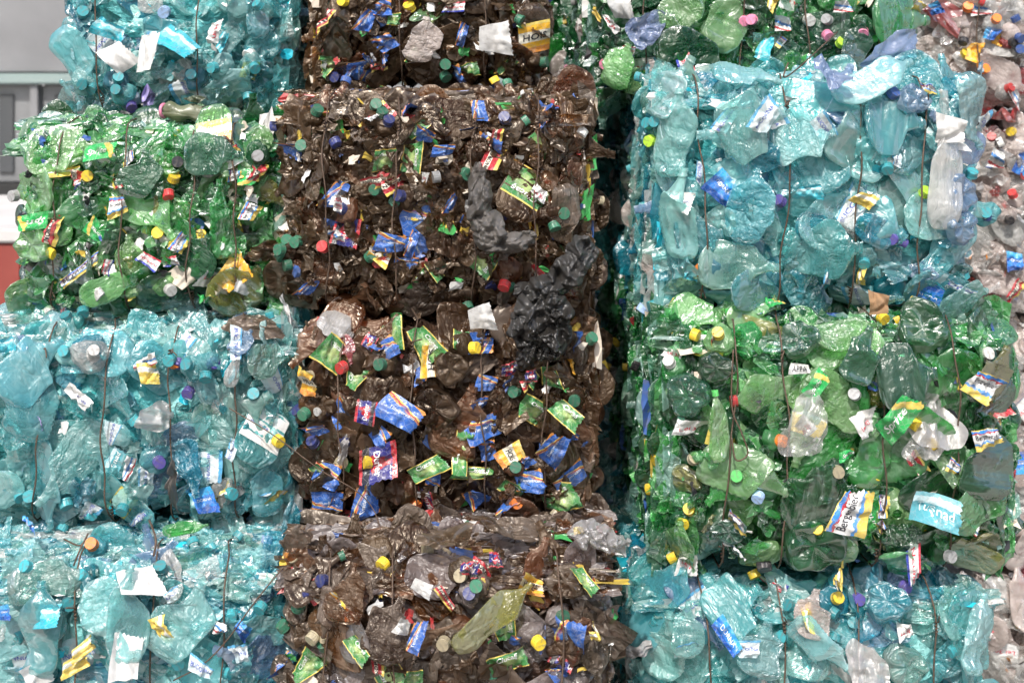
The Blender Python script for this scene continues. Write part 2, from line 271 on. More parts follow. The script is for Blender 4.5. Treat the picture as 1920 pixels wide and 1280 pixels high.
class Bottle:
    """a crushed bottle: maps (t along the axis, theta round it, offset) to a point"""
    def __init__(s, seed, kind='flat'):
        rs = np.random.RandomState(seed); s.kind = kind
        s.L = rs.uniform(.19, .25) if kind == 'flat' else rs.uniform(.05, .08); s.R = rs.uniform(.034, .042) if kind == 'flat' else rs.uniform(.046, .055)
        s.Rn = s.R; s.flat = rs.uniform(.08, .26); s.wide = rs.uniform(1.25, 1.52)
        s.fl = folds(rs, 9, (s.L * .4, s.R * 1.2), .006, (.010, .03)); s.fb = folds(rs, 9, (s.L * .4, s.R * 1.2), .005, (.006, .018)); s.fc = facets(rs, 10, .34)
        s.k = rs.uniform(-1.4, 1.4); s.tw = rs.uniform(-2.5, 2.5); s.rib = rs.uniform(0, .05) if rs.rand() < .5 else 0; s.ph = rs.uniform(0, 6, 8)
        s.rb = rs.rand() < .6; fa = rs.uniform(-1.2, 1.2) + (math.pi if rs.rand() < .5 else 0); s.fo = (0, math.cos(fa), math.sin(fa), rs.uniform(.5, 1.1) if rs.rand() < .7 else 0); s.rf = rs.uniform(320, 620); s.el = rs.uniform(.75, 1.0); s.st = rs.uniform(0, 1)
    def map(s, t, th, off=0.):
        t = np.asarray(t, float); th = np.asarray(th, float); t, th = np.broadcast_arrays(t, th)
        r = np.interp(t, PT, PR) * s.R; x = (t - .5) * s.L
        if s.kind == 'flat':
            star = np.where(t < .06, (1 - np.abs(t - .03) / .03) * .25, 0); x = x - star * s.R * np.cos(5 * th + s.st) * .5
            r = r * (1 + s.rib * np.sin(t * 95) * ((t > .12) & (t < .66)))
            fl = np.interp(t, [0, .06, .2, .7, .86, .93, 1], [.5, .42, s.flat, s.flat, .5, 1, 1]); wd = np.interp(t, [0, .06, .2, .7, .86, .93, 1], [1.1, 1.15, s.wide, s.wide, 1.1, 1, 1])
            soft = np.interp(t, [0, .05, .15, .8, .9, 1], [.25, .4, 1, 1, .15, 0])
            cx, sn = np.cos(th), np.sin(th)
            z = r * sn * wd; y = -(r * cx * fl + off * np.sign(cx))
            z = z * (1 + soft * .05 * np.sin(x * 40 + s.ph[0])) + soft * .004 * np.sin(x * 28 + s.ph[1]); fd = np.maximum(0, (x - s.fo[0]) * s.fo[1] + z * s.fo[2] - .03); x = x - fd * s.fo[1] * s.fo[3] * soft; z = z - fd * s.fo[2] * s.fo[3] * soft
            y = y + soft * (fold_y(s.fl, x, z) + .6 * facet_y(s.fc, x, z)) - soft * np.abs(cx) * cx * fold_y(s.fb, x, z)
            if s.rb: y = y - soft * np.sign(cx) * .0013 * np.sin(x * s.rf + s.ph[4]) * ((t > .12) & (t < .68)) * np.minimum(1, np.abs(cx) * 2)
            y = y - np.sign(cx) * np.minimum(1, np.abs(cx) * 2) * (.003 * np.exp(-((t - .68) / .012) ** 2) - .003 * np.exp(-((t - .13) / .010) ** 2))
            z = z + s.k * x * x * .6
            a = s.tw * x; y, z = y * np.cos(a) - z * np.sin(a), y * np.sin(a) + z * np.cos(a)
            y = y + .25 * x * x * s.ph[2] * .4
            return np.stack([x, y, z], -1)
        # end-on: the base (kind 'base') or the neck (kind 'neck') faces -Y
        q = 1.0 + .10 * np.sin(3 * th + s.ph[0]) + .05 * np.sin(7 * th + s.ph[1])
        r = r * np.interp(t, [0, .86, .93, 1], [1, 1, .75, .75]); q = np.interp(t, [0, .7, .9, 1], [1, 1, 0, 0]) * (q - 1) + 1
        X = r * np.cos(th) * q; Z = r * np.sin(th) * q * np.interp(t, [0, .8, .9], [s.el, s.el, 1])
        if s.kind == 'base':
            tt = np.interp(t, [0, .1, 1], [0, .35, 1]); Y = tt * s.L - s.L * .4
            rr = np.hypot(X, Z) / s.R
            Y = Y + (t < .1) * (.030 * np.clip(1 - rr, 0, 1) ** 1.1 + .014 * (0.5 + .5 * np.cos(5 * th + s.ph[3])) ** 2 * np.clip(rr * 2.2, 0, 1) * np.clip((1.15 - rr) * 2, 0, 1))
        else:
            Y = s.L * .45 - np.interp(t, [0, .6, .86, .93, 1], [0, .3, .62, .8, 1]) * s.L * 1.1
        soft = np.interp(t, [0, .02, .1, .5, .85, .93], [.3, .3, .8, 1, .7, 0])
        Y = Y + soft * (fold_y(s.fl, X, Z) + .5 * facet_y(s.fc, X, Z)) - off
        return np.stack([X, Y, Z], -1)
    def build(s, name):
        nt_, nth = 44, 34
        ts = np.concatenate([[0.0005, .010, .02, .035, .05, .07, .09], np.linspace(.11, .86, nt_ - 16), [.88, .90, .92, .93, .935, .95, .955, .975, 1.0]])
        th = np.linspace(0, 2 * math.pi, nth, endpoint=False); T, H = np.meshgrid(ts, th, indexing='ij')
        V = s.map(T, H).reshape(-1, 3); F = gridF(len(ts), nth, True)
        V = np.vstack([V, s.map(0.0005, th).mean(0)[None]]); c = len(V) - 1
        F += [(c, (j + 1) % nth, j) for j in range(nth)]
        a, b = s.map(1.0, th).mean(0), s.map(.94, th).mean(0)
        s.neck, s.axis = Vector(a), Vector(a - b).normalized(); s.neck_r = float(np.linalg.norm(s.map(1.0, th) - a, axis=1).mean())
        s.mesh = mesh(name, V, F); return s
FLAT = [Bottle(100 + i).build('crushed_bottle') for i in range(22)]
BASE = [Bottle(300 + i, 'base').build('crushed_bottle_base') for i in range(9)]
NECK = [Bottle(400 + i, 'neck').build('crushed_bottle_neck') for i in range(6)]
class Sheet:
    """a torn, creased flat piece; u, v in -1..1"""
    def __init__(s, seed, w=.05, h=.035, amp=.010, n=14):
        rs = np.random.RandomState(seed); s.w, s.h = w, h
        s.c = rs.uniform(-.38, .38, (4, 2)); s.fl = folds(rs, n, (w, h), amp, (.004 + w * .05, w * .3)); s.fc = facets(rs, 10, .45 * min(1, amp / .008)); s.k = rs.uniform(-1, 1, 3); s.e = rs.uniform(0, 6, 4)
    def map(s, u, v, off=0.):
        u = np.asarray(u, float); v = np.asarray(v, float)
        p = [(1 - u) * (1 - v) / 4, (1 + u) * (1 - v) / 4, (1 + u) * (1 + v) / 4, (1 - u) * (1 + v) / 4]
        du = sum(a * b for a, b in zip(p, s.c[:, 0])); dv = sum(a * b for a, b in zip(p, s.c[:, 1]))
        x = s.w * (u + du) + s.w * .012 * np.sin(v * 5 + s.e[0]) * np.abs(u) ** 3; z = s.h * (v + dv) + s.h * .02 * np.sin(u * 4 + s.e[1]) * np.abs(v) ** 3
        tr_ = np.sin(v * 21 + s.e[2]) + .6 * np.sin(v * 47 + s.e[3]); x = x - s.w * .05 * (tr_ + 1.2) * np.clip(u, 0, 1) ** 6; y = fold_y(s.fl, x, z) + .9 * facet_y(s.fc, x, z) + s.k[0] * x * x * 3 + s.k[1] * z * z * 4 + s.k[2] * x * z * 3
        return np.stack([x, y - off, z], -1)
def sheet_mesh(name, s, n=16, ragged=True, seed=0, mats=(None,)):
    u = np.linspace(-1, 1, n); U, Vv = np.meshgrid(u, u, indexing='ij')
    V = s.map(U, Vv).reshape(-1, 3)
    if ragged:                                              # radial outline instead of a rectangle
        rs = np.random.RandomState(seed); a = np.arctan2(Vv, U); rr = np.maximum(np.abs(U), np.abs(Vv))
        ra = .82 + sum(rs.uniform(.4, 1) * q * np.cos(k * a + rs.uniform(0, 6)) for k, q in ((2, .12), (3, .09), (4, .06), (5, .05), (7, .03), (11, .02)))
        nrm = np.hypot(U, Vv) + 1e-6; V = s.map(U / nrm * rr * ra, Vv / nrm * rr * ra).reshape(-1, 3)
    return mesh(name, V, gridF(n, n), mats, uv=np.stack([(U.ravel() + 1) / 2, (Vv.ravel() + 1) / 2], -1))
SHEETS = [sheet_mesh('plastic_scrap', Sheet(500 + i, .055, .042, .014, 18), 22, True, i) for i in range(14)]
PAPER = [sheet_mesh('paper_scrap', Sheet(560 + i, .045, .036, .007, 7), 16, False, i) for i in range(6)]
PANELS = [sheet_mesh('plastic_scrap', Sheet(600 + i, .052, .036, .013, 12), 24, False, i) for i in range(12)]
SMALL = [sheet_mesh('small_scrap', Sheet(540 + i, .017, .012, .005, 6), 7, True, i) for i in range(8)]
def cap_mesh(r=.0155, h=.019):
    n = 32; prof = [(0, 0, 0), (r * .94, 0, 0), (r, .0012, 0), (r, h * .74, 1), (r * .93, h * .76, 0), (r * .93, h * .80, 0), (r * 1.02, h * .82, 0), (r * 1.02, h, 0), (r * .85, h, 0)]
    V, F = [], []
    for (rr, x, k) in prof:
        for j in range(n):
            a = 2 * math.pi * j / n; q = rr * (1 - (.035 if (j % 2 and .001 < x < h * .75) else 0)); V.append((-x, q * math.cos(a), q * math.sin(a)))
    F = gridF(len(prof), n, True); return mesh('bottle_cap', V, [f[::-1] for f in F], smooth=False)
CAP = cap_mesh()
def tube(P, r, n=6, jr=None):
    P = [Vector(p) for p in P]; V, F = [], []
    for i, p in enumerate(P):
        t = (P[min(i + 1, len(P) - 1)] - P[max(i - 1, 0)]).normalized(); a = t.orthogonal().normalized()
        if i and prev.dot(t) < .99: a = (prev - t * prev.dot(t)).normalized()
        elif i: a = (prev - t * prev.dot(t)).normalized()
        prev = a; b = t.cross(a)
        for j in range(n):
            q = 2 * math.pi * j / n; V.append(p + a * r * math.cos(q) + b * r * math.sin(q))
    for i in range(len(P) - 1):
        for j in range(n):
            V0 = i * n + j; V1 = i * n + (j + 1) % n; F.append((V0, V1, V1 + n, V0 + n))
    F.append(tuple(range(n))[::-1]); F.append(tuple(range(len(V) - n, len(V))))
    return V, F
# lettering, made once per word
WORDS = ['Timişoreana', 'Ciucaş', 'Dorfer', 'NOROC', 'HOIS', 'Bergenbier', 'Sprite', 'BUCOVINA', 'DORNA', 'Tuşnad', 'Neumarkt', 'Lei 30', 'APPA', '2,5 L', '25']
TXT = {}
_tmp = []
for w_ in WORDS:
    c = bpy.data.curves.new('t', 'FONT'); c.body = w_; c.align_x = 'CENTER'; c.align_y = 'CENTER'; c.resolution_u = 2; c.size = 1.0
    c.offset = .018 if w_ in ('Dorfer', 'Ciucaş', 'Sprite', 'NOROC', 'HOIS') else .006
    c.shear = .25 if w_ in ('Ciucaş', 'Sprite') else 0
    o = bpy.data.objects.new('t', c); COL.objects.link(o); _tmp.append((w_, o))
dg = bpy.context.evaluated_depsgraph_get()
import bmesh
for w_, o in _tmp:
    me = bpy.data.meshes.new_from_object(o.evaluated_get(dg)); bm = bmesh.new(); bm.from_mesh(me)
    bmesh.ops.triangulate(bm, faces=bm.faces[:])
    for _ in range(2):
        bmesh.ops.subdivide_edges(bm, edges=[e for e in bm.edges if e.calc_length() > .22], cuts=1, use_grid_fill=False); bmesh.ops.triangulate(bm, faces=bm.faces[:])
    bm.verts.index_update(); P = np.array([v.co[:2] for v in bm.verts]); P = P - (P.max(0) + P.min(0)) / 2
    TXT[w_] = (P / (P[:, 0].max() - P[:, 0].min()), [tuple(v.index for v in f.verts) for f in bm.faces]); bm.free(); bpy.data.meshes.remove(me)
for w_, o in _tmp: d_ = o.data; bpy.data.objects.remove(o); bpy.data.curves.remove(d_)
# design: material, [(word, width fraction, centre u, centre v, ink)]
DES = {'tim': ('lb_tim', [('Timişoreana', .62, .05, .05, 'ink_white')]), 'ciu': ('lb_ciu', [('Ciucaş', .55, .0, .48, 'ink_white')]),
       'dor': ('lb_dor', [('Dorfer', .70, 0, 0, 'ink_white'), ('25', .22, .55, .78, 'ink_white')]), 'nor': ('lb_nor', [('HOIS', .62, 0, .05, 'ink_dark')]),
       'red': ('lb_red', [('NOROC', .8, 0, .3, 'ink_dark')]), 'ber': ('lb_ber', [('Bergenbier', .82, 0, .22, 'ink_dark')]), 'spr': ('lb_spr', [('Sprite', .62, -.18, 0, 'ink_white')]),
       'buc': ('lb_buc', [('BUCOVINA', .86, 0, 0, 'ink_blue')]), 'dna': ('lb_dna', [('DORNA', .6, 0, .1, 'ink_white')]), 'tus': ('lb_tus', [('Tuşnad', .72, 0, -.15, 'ink_white')]),
       'wht': ('lb_wht', [('Lei 30', .6, 0, -.2, 'ink_red')]), 'neu': ('lb_neu', [('Neumarkt', .85, 0, 0, 'ink_red')]), 'yel': ('lb_yel', []), 'cya': ('lb_cya', []), 'org': ('lb_org', []),
       'chk': ('lb_chk', []), 'bcr': ('lb_wht', [('BUCOVINA', .4, .3, .1, 'ink_blue')]), 'app': ('lb_wht', [('APPA', .7, 0, 0, 'ink_dark')])}
def printed(name, f, des, asp, nu=18, nv=12):
    """label film plus its lettering as one mesh, on the surface f(u, v, offset)"""
    mname, words = DES[des]; u, v = np.linspace(-1, 1, nu), np.linspace(-1, 1, nv); U, Vv = np.meshgrid(u, v, indexing='ij')
    V = [f(U, Vv, 0.).reshape(-1, 3)]; F = gridF(nu, nv); mi = [0] * len(F); mats = [mname]; uv = [np.stack([(U.ravel() + 1) / 2, (Vv.ravel() + 1) / 2], -1)]; n0 = nu * nv
    for w_, frac, cu, cv, ink in words:
        P, T = TXT[w_]; mats.append(ink)
        V.append(f(cu + P[:, 0] * 2 * frac, cv + P[:, 1] * 2 * frac * asp, .0012)); uv.append(np.zeros((len(P), 2)))
        F += [(a + n0, b + n0, c + n0) for a, b, c in T]; mi += [len(mats) - 1] * len(T); n0 += len(P)
    return mesh(name, np.vstack(V), F, mats, mi, np.vstack(uv))
_lab = {}
def bottle_label(i, des):
    k = (i, des)
    if k not in _lab:
        b = FLAT[i]; t0, t1 = (.22, .60) if i % 3 else (.3, .55); hh = 1.25
        # lettering runs round the bottle: u -> theta, v -> -t
        wdt = 2 * hh * b.R; hgt = (t1 - t0) * b.L
        _lab[k] = printed('bottle_label', lambda u, v, off, b=b: b.map((t0 + t1) / 2 - v * (t1 - t0) / 2, u * hh, .0012 + off), des, wdt / hgt, 22, 12)
    return _lab[k]
TAGS = {}
def tag_mesh(des, asp, var=0):
    a = min((1., 1.35, 1.8, 2.6, 4.), key=lambda q: abs(q - asp)); k = (des, a, var)
    if k not in TAGS:
        s = Sheet((des.encode()[0] * 31 + des.encode()[1] * 7 + int(a * 10) * 3 + var * 101) % 9999, .05, .05 / a, .008, 14); TAGS[k] = printed('torn_label', s.map, des, a, 18, 14)
    return TAGS[k]

# ------------------------------------------------------------------ bales
class Bale: pass
BALES = {}
PAL = {'teal': (['pet_teal'] * 6 + ['pet_pale_teal'] * 5 + ['pet_deep_teal'] * 2 + ['pet_blue', 'pet_clear'], ['teal'] * 12 + ['blue', 'pale', 'white'], ['buc'] * 7 + ['dna', 'bcr', 'yel', 'tus']),
       'green': (['pet_dark_green'] * 5 + ['pet_green'] * 5 + ['pet_lime'] * 5 + ['pet_grey_green'] * 1 + ['pet_olive'], ['yellow'] * 4 + ['grey', 'lgreen', 'white', 'black', 'green', 'red'], ['ber'] * 3 + ['spr'] * 3 + ['neu'] * 2 + ['wht', 'yel', 'red', 'chk']),
       'darkgreen': (['pet_dark_green'] * 9 + ['pet_green'] * 3 + ['pet_grey_green'] * 3 + ['pet_lime'], ['white', 'grey', 'yellow', 'lgreen', 'pink'], ['neu', 'ber', 'spr', 'yel', 'wht']),
       'brown': (['pet_brown'] * 9 + ['pet_amber'] * 4 + ['pet_dusty_brown'] * 2 , ['green'] * 4 + ['navy'] * 3 + ['blue', 'beige', 'yellow', 'white'], ['tim'] * 5 + ['ciu'] * 4 + ['dor', 'nor', 'red']),
       'dustybrown': (['pet_brown'] * 3 + ['pet_amber'] * 2 + ['pet_dusty_brown'] * 8 + ['pet_mauve'] * 5 , ['green'] * 4 + ['navy'] * 3 + ['beige', 'beige', 'yellow', 'white'], ['tim'] * 5 + ['ciu'] * 4 + ['dor', 'nor', 'red']),
       'clear': (['pet_clear_dusty'] * 8 + ['pet_clear'] * 5 + ['pet_red'], ['red'] * 3 + ['blue'] * 2 + ['orange'] * 2 + ['black', 'yellow', 'white'], ['red', 'chk', 'org', 'wht', 'dna', 'neu'])}
BODY = {'teal': 'body_teal', 'green': 'body_green', 'darkgreen': 'body_green', 'brown': 'body_brown', 'dustybrown': 'body_brown', 'clear': 'body_clear'}
SHRED = {'teal': ['pet_teal', 'pet_pale_teal', 'paper_white', 'pet_deep_teal', 'scrap_cyan', 'pet_sage', 'pet_pale_teal', 'pet_clear'], 'green': ['pet_green', 'pet_dark_green', 'paper_white', 'scrap_yellow', 'scrap_blue', 'pet_lime', 'paper_cream', 'scrap_black', 'pet_grey_green', 'pet_sage'],
         'brown': ['pet_brown', 'pet_dusty_brown', 'paper_white', 'scrap_blue', 'scrap_green', 'pet_amber', 'paper_cream', 'scrap_red', 'pet_brown', 'scrap_yellow', 'pet_brown'], 'clear': ['pet_clear', 'pet_clear_dusty', 'scrap_red', 'scrap_blue', 'paper_white', 'scrap_orange', 'pet_clear_dusty']}
SHRED['darkgreen'] = SHRED['green']; SHRED['dustybrown'] = SHRED['brown'] + ['pet_mauve', 'pet_mauve', 'pet_mauve']
def bale(key, style, rect, Y, depth, label, wires=(), sides='', top=0.3, group=None, full=True):
    b = Bale(); b.key, b.style, b.Y, b.depth = key, style, Y, depth
    x0, _, z1 = W(rect[0], rect[2], Y); x1, _, z0 = W(rect[1], rect[3], Y)
    b.x0, b.x1, b.z0, b.z1 = x0, x1, z0, z1; b.cx, b.cz, b.hw, b.hh = (x0 + x1) / 2, (z0 + z1) / 2, (x1 - x0) / 2, (z1 - z0) / 2
    b.rs = random.Random(sum(map(ord, key)) * 7); b.ph = [b.rs.uniform(0, 6) for _ in range(6)]
    b.wires = [((w if isinstance(w, tuple) else (w, w))) for w in wires]
    def fy(x, z):
        u = (x - b.cx) / b.hw; v = (z - b.cz) / b.hh; u = max(-1.05, min(1.05, u)); v = max(-1.05, min(1.05, v))
        y = Y + .085 * (abs(u) ** 7 + abs(v) ** 7) + .010 * math.sin(x * 9 + b.ph[0]) * math.sin(z * 8 + b.ph[1]) + .006 * math.sin(x * 23 + z * 17 + b.ph[2])
        for xa, xb in b.wx:
            xw = xa + (xb - xa) * (.5 - v / 2); y += .026 * math.exp(-((x - xw) / .028) ** 2) * (.4 + .6 * abs(v))
        return y
    b.wx = [(W(a, 0, Y)[0], W(c, 0, Y)[0]) for a, c in b.wires]; b.fy = fy
    root = bpy.data.objects.new('plastic_bale', None); COL.objects.link(root); root.location = (b.cx, Y + depth / 2, z0); root.empty_display_size = .1
    root['label'] = label; root['category'] = 'bale'; root['group'] = group or {'teal': 'teal bottle bales in the stack', 'green': 'green bottle bales in the stack', 'darkgreen': 'green bottle bales in the stack', 'brown': 'brown bottle bales in the stack', 'dustybrown': 'brown bottle bales in the stack', 'clear': 'clear bottle bales behind the stack'}[style]
    b.root = root; b.o = Vector(root.location); BALES[key] = b
    b.rect = rect
    # --- core
    n = 22; V, F = [], []; idx = {}
    ins = .045
    def push(i, j, k):
        kk = (i, j, k)
        if kk in idx: return idx[kk]
        p = Vector((i / n * 2 - 1, j / n * 2 - 1, k / n * 2 - 1)); q = 5.0
        m = (abs(p.x) ** q + abs(p.y) ** q + abs(p.z) ** q) ** (1 / q); mx = max(abs(p.x), abs(p.y), abs(p.z)); p = p * (mx / m) if m else p
        h = .012 * math.sin(p.x * 31 + p.z * 17 + b.ph[3]) + .012 * math.sin(p.z * 37 - p.y * 21 + b.ph[4]) + .010 * b.rs.uniform(-1, 1)
        s = Vector((b.hw - ins + h, depth / 2 - ins * .7 + h, b.hh - ins * .5 + h)); V.append((p.x * s.x, p.y * s.y, p.z * s.z + b.hh)); idx[kk] = len(V) - 1; return idx[kk]
    for a in range(n):
        for c in range(n):
            for q_, face in enumerate(((0,), (n,))):
                f = face[0]; fl = (lambda t: t) if q_ else (lambda t: t[::-1])
                F.append(fl((push(f, a, c), push(f, a + 1, c), push(f, a + 1, c + 1), push(f, a, c + 1))))
                F.append(fl((push(a, f, c), push(a, f, c + 1), push(a + 1, f, c + 1), push(a + 1, f, c))))
                F.append(fl((push(a, c, f), push(a + 1, c, f), push(a + 1, c + 1, f), push(a, c + 1, f))))
    link('bale_core', mesh('bale_core', V, F, (BODY[style],)), root)
    return b
def add(b, name, data, p, rot, scale=None, mat=None):
    return link(name, data, b.root, Vector(p) - b.o, rot, scale, mat)
def put_bottle(b, kind, i, p, rot, sc=1., mat=None, cap=None, label=None):
    src = {'flat': FLAT, 'base': BASE, 'neck': NECK}[kind][i]
    o = add(b, 'crushed_bottle', src.mesh, p, rot, sc, mat)
    if cap and kind != 'base':
        M = src.axis.to_track_quat('X', 'Z').to_matrix(); k = src.neck_r / .0125
        link('bottle_cap', CAP, o, src.neck + src.axis * .004, M, (1.0, 1.0, 1.0), 'cap_' + cap)
    if label and kind == 'flat': link('bottle_label', bottle_label(i, label), o)
    return o
def face_rot(b, x, z, ang, tilt=.14, rs=None):
    """orientation on the front face: local -Y outwards, turned by ang in the picture plane"""
    rs = rs or b.rs; e = .02; gx = (b.fy(x + e, z) - b.fy(x - e, z)) / (2 * e); gz = (b.fy(x, z + e) - b.fy(x, z - e)) / (2 * e)
    gx = max(-1.2, min(1.2, gx)); gz = max(-1.2, min(1.2, gz))
    n = Vector((gx + rs.gauss(0, tilt), -1, gz + rs.gauss(0, tilt))).normalized()
    q = Vector((0, -1, 0)).rotation_difference(n).to_matrix()
    return q @ Matrix.Rotation(-ang, 3, 'Y')
def off(b, x, z, y=None):
    k = (D + (b.Y if y is None else y)) / D; px = VPX + x / S / k; py = HZY + (EYE - z) / S / k
    return px < -90 or px > 2010 or py < -90 or py > 1370
def fill(b, nfront=1.0, shreds=350, layers=2, caps=14, tags=8, scraps=10, sides='', top=0., size=1.0, bits=.5, topdens=1.):
    rs = b.rs; mats, capc, labs = PAL[b.style]
    def pick(l): return l[rs.randrange(len(l))]
    # front: overlapping layers
    for ly in range(layers):
        g = .092 / math.sqrt(nfront) * size; nx = max(1, round(2 * b.hw / g)); nz = max(1, round(2 * b.hh / g))
        dy = (.030, .002, -.008)[ly + (3 - layers) - (1 if layers == 3 else 1)] if layers > 1 else .0
        dy = {0: .032, 1: .004}[ly] if layers == 2 else dy
        for ix in range(nx):
            for iz in range(nz):
                x = b.x0 + (ix + .5 + rs.uniform(-.42, .42)) * 2 * b.hw / nx; z = b.z0 + (iz + .5 + rs.uniform(-.42, .42)) * 2 * b.hh / nz
                x = min(max(x, b.x0 + .055), b.x1 - .055); z = min(max(z, b.z0 + .045), b.z1 - .05)
                if off(b, x, z): rs.random(); continue
                p = (x, b.fy(x, z) + dy + rs.uniform(-.008, .008), z); r = rs.random()
                kind = 'flat' if r < .58 else ('base' if r < .70 else ('neck' if r < .74 else 'sheet')); m = pick(mats); sc = rs.uniform(.62, 1.05) * size
                rot = face_rot(b, x, z, rs.uniform(0, 6.28), .16)
                if kind == 'sheet':
                    add(b, 'plastic_scrap', (SHEETS if rs.random() < .45 else PANELS)[rs.randrange(12)], p, rot, (sc * rs.uniform(.8, 1.5), sc * .9, sc * rs.uniform(.8, 1.3)), m); continue
                n_ = {'flat': 22, 'base': 9, 'neck': 6}[kind]
                put_bottle(b, kind, rs.randrange(n_), p, rot, (sc, sc * (.62 if kind == 'flat' else .8), sc), m, pick(capc) if rs.random() < .18 else None, pick(labs) if ly and rs.random() < .2 else None)
    for _ in range(caps):
        x, z = rs.uniform(b.x0 + .03, b.x1 - .03), rs.uniform(b.z0 + .03, b.z1 - .03)
        add(b, 'bottle_cap', CAP, (x, b.fy(x, z) - .018 + rs.uniform(-.004, .01), z), face_rot(b, x, z, rs.uniform(0, 6), .6) @ Matrix.Rotation(math.pi / 2, 3, 'Z').inverted(), 1., 'cap_' + pick(capc))
    for _ in range(tags):
        x, z = rs.uniform(b.x0 + .04, b.x1 - .04), rs.uniform(b.z0 + .04, b.z1 - .04); a = rs.choice((1., 1.35, 1.8))
        add(b, 'torn_label', tag_mesh(pick(labs), a, rs.randrange(3)), (x, b.fy(x, z) - .018, z), face_rot(b, x, z, rs.uniform(0, 6.28), .25), rs.uniform(.4, .75))
    for _ in range(scraps):
        x, z = rs.uniform(b.x0 + .04, b.x1 - .04), rs.uniform(b.z0 + .04, b.z1 - .04)
        add(b, 'plastic_scrap', SHEETS[rs.randrange(14)], (x, b.fy(x, z) - .014, z), face_rot(b, x, z, rs.uniform(0, 6.28), .4), rs.uniform(.35, .8), pick(mats))
    sidem = {'green': ['pet_dark_green', 'pet_grey_green', 'pet_sage', 'pet_clear_dusty', 'pet_dark_green', 'pet_grey_green', 'pet_green'], 'teal': ['pet_teal', 'pet_sage', 'pet_pale_teal', 'pet_clear', 'pet_deep_teal', 'pet_blue', 'pet_clear_dusty']}.get(b.style, mats)
    sidem = sidem if b.style != 'darkgreen' else ['pet_dark_green', 'pet_grey_green', 'pet_sage', 'pet_clear_dusty']
    # sides: layers seen edge on
    for sd in sides:
        ed, sg = (b.x0, 1) if sd == 'L' else (b.x1, -1)
        ny = int(b.depth / .045); nz = max(3, round(2 * b.hh / .11))
        for iy in range(ny):
            for iz in range(nz):
                y = b.Y + .07 + (iy + rs.random()) * (b.depth - .1) / ny; z = b.z0 + .03 + (iz + rs.random()) * (2 * b.hh - .06) / nz
                if off(b, ed, z, y): continue
                sc = rs.uniform(.6, 1.0); p = (ed + sg * rs.uniform(.035, .075), y, z)
                rot = Matrix.Rotation(rs.gauss(0, .16), 3, 'Z') @ Matrix.Rotation(rs.gauss(0, .12), 3, 'X') @ Matrix.Rotation(rs.uniform(0, 6.28), 3, 'Y')
                put_bottle(b, 'flat', rs.randrange(22), p, rot, (sc, sc * .55, sc), pick(sidem), pick(capc) if rs.random() < .3 else None)
    if top:
        ny = max(2, int(top / .04 * topdens)); nx = max(3, round(2 * b.hw / .11))
        for iy in range(ny):
            for ix in range(nx):
                y = b.Y + .05 + (iy + rs.random()) * top / ny; x = b.x0 + .085 + (ix + rs.random()) * (2 * b.hw - .17) / nx
                if off(b, x, b.z1, y): continue
                sc = rs.uniform(.6, .95); edge = .06 * max(0, 1 - (y - b.Y) / .16)
                rot = Matrix.Rotation(rs.gauss(0, .2), 3, 'Z') @ Matrix.Rotation(rs.gauss(-.6, .35), 3, 'X') @ Matrix.Rotation(rs.uniform(0, 6.28), 3, 'Y')
                put_bottle(b, 'flat', rs.randrange(22), (x, y, b.z1 - edge - rs.uniform(.025, .055)), rot, (sc, sc * .6, sc), pick(mats), pick(capc) if rs.random() < .4 else None)
    # crumpled shreds between the bottles and pressed edges on the sides and the ledge
    V, F, MI = [], [], []; pal = SHRED[b.style]
    g = np.linspace(-1, 1, 4); U, Q = np.meshgrid(g, g, indexing='ij'); U, Q = U.ravel(), Q.ravel(); FF = np.array(gridF(4, 4))
    nr = np.random.RandomState(rs.randrange(9999))
    def bit(p, rot, w, h, m):
        x = w * (U + .35 * nr.uniform(-1, 1, 16)); z = h * (Q + .35 * nr.uniform(-1, 1, 16)); y = nr.uniform(-.35, .35, 16) * min(w, h)
        P = np.stack([x, y, z], -1) @ np.array(rot).T + (np.array(p) - np.array(b.o)); F.append(FF + len(V) * 16); V.append(P); MI.extend([m] * 9)
    def edgebit(): return rs.randrange(len(pal)) if rs.random() < (.22 if 'brown' in b.style else .14) else rs.choice([q for q, n_ in enumerate(pal) if n_.startswith('pet') and n_ != 'pet_lime'])
    for _ in range(shreds):
        x, z = rs.uniform(b.x0 + .01, b.x1 - .01), rs.uniform(b.z0 + .01, b.z1 - .01)
        m = 0 if rs.random() > bits else rs.randrange(len(pal)); w = rs.uniform(.004, .02)
        if m < 2: w *= 1.6
        bit((x, b.fy(x, z) + rs.uniform(-.018, .02), z), face_rot(b, x, z, rs.uniform(0, 6.28), .6), w, w * rs.uniform(.3, 1), m)
    for sd in sides:
        ed, sg = (b.x0, 1) if sd == 'L' else (b.x1, -1)
        for _ in range(int(1500 * b.depth)):
            y = b.Y + .06 + rs.random() * (b.depth - .08); z = rs.uniform(b.z0 + .02, b.z1 - .02); rot = Matrix.Rotation(rs.gauss(0, .25), 3, 'Z') @ Matrix.Rotation(rs.gauss(0, .15), 3, 'X')
            bit((ed + sg * rs.uniform(.0, .04), y, z), rot, rs.uniform(.01, .03), rs.uniform(.008, .06), edgebit())
    if top:
        for _ in range(int(2600 * top * topdens)):
            y = b.Y + .02 + rs.random() * top; x = rs.uniform(b.x0 + .02, b.x1 - .02); rot = Matrix.Rotation(rs.gauss(0, .25), 3, 'Z') @ Matrix.Rotation(rs.gauss(-.9, .5), 3, 'X')
            edge = .07 * max(0, 1 - (y - b.Y) / .15)
            bit((x, y, b.z1 - edge - rs.uniform(.0, .03)), rot, rs.uniform(.008, .045), rs.uniform(.004, .02), edgebit())
